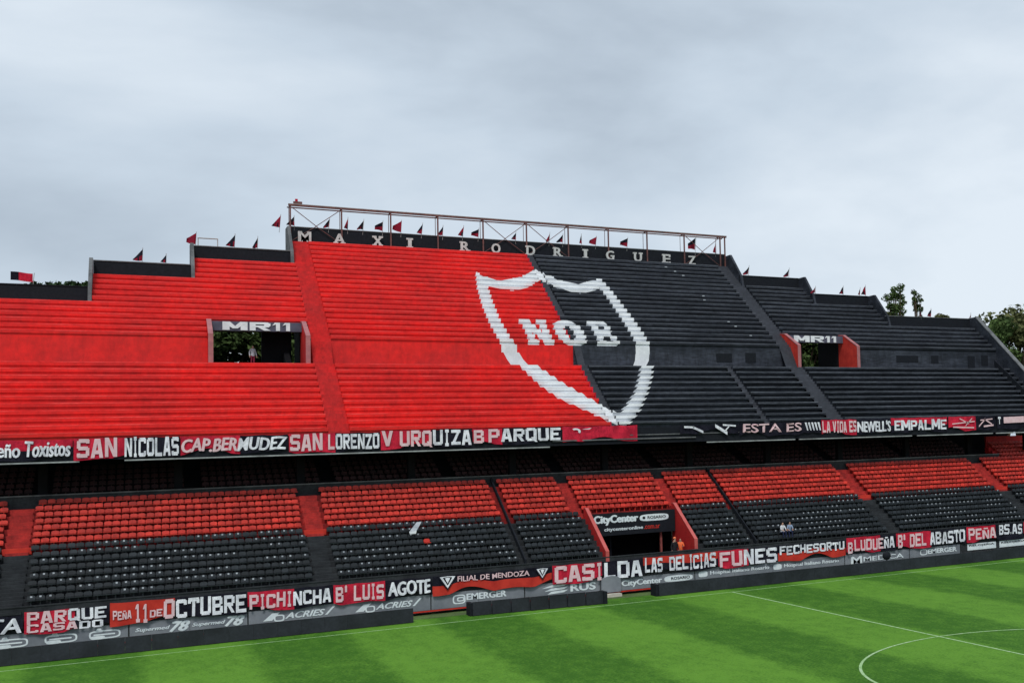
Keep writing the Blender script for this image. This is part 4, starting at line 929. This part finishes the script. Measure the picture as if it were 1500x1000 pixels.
# ------------------------------------------------------------ people
SKIN = mat('skin', (.42, .24, .17), .6, 0, 4); HAIR = mat('dark_hair', (.02, .015, .012), .7)
def person(x, y, z, top, legs, label, pose='stand', face=math.radians(180), hgt=1.75, hat=None):
    s = hgt/1.75; V = []; Rr = []; E = []
    def v(p, r, par=None):
        V.append(Vector(p)*s); Rr.append(r*s); k = len(V)-1
        if par is not None: E.append((par, k))
        return k
    sit = pose == 'sit'
    pz = .45 if sit else .95
    pel = v((0, 0, pz), .15); 
    lean = -.12 if sit else 0
    w_ = v((0, lean*.4, pz+.18), .135, pel); ch = v((0, lean, pz+.40), .165, w_); nk = v((0, lean-.01, pz+.56), .06, ch); hd = v((0, lean-.02, pz+.66), .085, nk); ht = v((0, lean-.02, pz+.78), .075, hd); v((0, lean-.11, pz+.68), .02, hd)
    for sx in (-1, 1):
        sh = v((sx*.17, lean, pz+.47), .07, ch)
        if sit: el = v((sx*.24, lean-.12, pz+.22), .05, sh); wr = v((sx*.16, lean-.34, pz+.15), .035, el)
        elif pose == 'lean': el = v((sx*.26, -.1, pz+.22), .05, sh); wr = v((sx*.2, -.28, pz+.3), .035, el)
        else: el = v((sx*.25, .02, pz+.2), .05, sh); wr = v((sx*.27, -.08, pz-.03), .035, el)
        d = Vector((0, -.07, -.03)) if sit or pose == 'lean' else Vector((0, -.02, -.08))
        pm = v(Vector(V[wr]/s)+d, .036, wr)
        for q in range(4): 
            f1 = v(V[pm]/s+d*.6+Vector(((q-1.5)*.022, 0, 0)), .009, pm); v(V[f1]/s+d*.45+Vector((0, -.012, 0)), .008, f1)
        v(V[wr]/s+d*.9+Vector((-sx*.045, -.02, 0)), .011, wr)
        hp = v((sx*.09, 0, pz-.05), .10, pel)
        if sit: kn = v((sx*.13, -.42, pz+.02), .075, hp); an = v((sx*.13, -.42, pz-.38), .045, kn); v((sx*.13, -.56, pz-.43), .035, an)
        else: kn = v((sx*.10, -.02, .50), .07, hp); an = v((sx*.11, .03, .09), .045, kn); v((sx*.12, -.13, .04), .035, an)
    me = bpy.data.meshes.new('body'); me.from_pydata([tuple(p) for p in V], E, [])
    o = bpy.data.objects.new('body', me); col.objects.link(o)
    md = o.modifiers.new('k', 'SKIN'); md.use_smooth_shade = True
    for k, sv in enumerate(me.skin_vertices[0].data): sv.radius = (Rr[k], Rr[k]); sv.use_root = (k == 0)
    o.modifiers.new('u', 'SUBSURF').levels = 1
    dg = bpy.context.evaluated_depsgraph_get(); dg.update(); nm = bpy.data.meshes.new_from_object(o.evaluated_get(dg)); o.modifiers.clear(); o.data = nm
    nm.materials.clear()
    for mt in (top, legs, SKIN, HAIR): nm.materials.append(mt)
    for p in nm.polygons:
        c = p.center/s
        if c.z > pz+.54: k = 3 if (c.z > pz+.76 or (c.y > lean+.01 and c.z > pz+.62)) else 2
        elif c.z > pz+(-.02 if not sit else .02) and c.y > -.3: k = 0
        elif abs(c.x) > .2 and not sit: k = 2
        elif sit and c.y < -.25 and c.z > pz+.1: k = 2
        else: k = 1
        p.material_index = k; p.use_smooth = True
    root = empty('person', (x, y, z)); root.rotation_euler.z = face-math.radians(180); tag(root, label, 'person')
    o.parent = root
    if hat:
        b = MB(); q = bmesh.new(); bmesh.ops.create_uvsphere(q, u_segments=10, v_segments=6, radius=.115*s); b.raw([(v_.co.x, v_.co.y+(lean-.01)*s, max(v_.co.z, -.01)+(pz+.755)*s) for v_ in q.verts], [tuple(v_.index for v_ in f.verts) for f in q.faces], hat); q.free(); h = b.build('cap', root, loc=(0, 0, 0), smooth=True)
ORG = mat('orange_vest', (.85, .16, .05), .7); DK = mat('dark_clothes', (.015, .014, .018), .8); WH2 = mat('white_clothes', (.7, .7, .74), .8); NAVY = mat('navy_clothes', (.012, .018, .06), .8); MAR = mat('maroon_clothes', (.28, .02, .05), .8); LBL = mat('pale_blue_clothes', (.25, .32, .45), .8); GRC = mat('grey_clothes', (.22, .2, .21), .8)
person(-1.55, 6.9, 1.62+.0, DK, DK, 'person in dark clothes with a small orange cap beside the tunnel wall', 'stand', math.radians(190), 1.78+.25, mat('orange_cap', (.8, .2, .08), .7))
person(-.98, 7.1, 1.62, ORG, DK, 'person in a bright orange vest against the red tunnel wall', 'lean', math.radians(150), 1.7+.25)
person(7.25, lowy(0)+.75, lowz(1)-.02, WH2, NAVY, 'person in white sitting in the front black rows', 'sit', math.radians(185), 1.7)
person(7.95, lowy(0)+.75, lowz(1)-.02, LBL, NAVY, 'person in blue sitting right of the one in white', 'sit', math.radians(165), 1.7)
person(-29.0, 23.3, ZL, WH2, MAR, 'person in a white top and maroon trousers standing inside the left opening', 'stand', math.radians(200), 1.7)
# a pale folded paper hanging over a seat
b = MB(); b.raw([(-20.6, 8.3, 5.35), (-20.1, 8.35, 5.4), (-19.7, 8.7, 5.95), (-20.0, 8.75, 5.98)], [(0, 1, 2, 3)], PLATE); b.raw([(-20.6, 8.3, 5.35), (-20.1, 8.35, 5.4), (-20.15, 8.32, 5.2), (-20.55, 8.3, 5.2)], [(0, 1, 2, 3)], WHT)
o = b.build('pale_cloth'); tag(o, 'pale cloth draped over a black seat below the red rows', 'cloth'); md = o.modifiers.new('s', 'SOLIDIFY'); md.thickness = .02
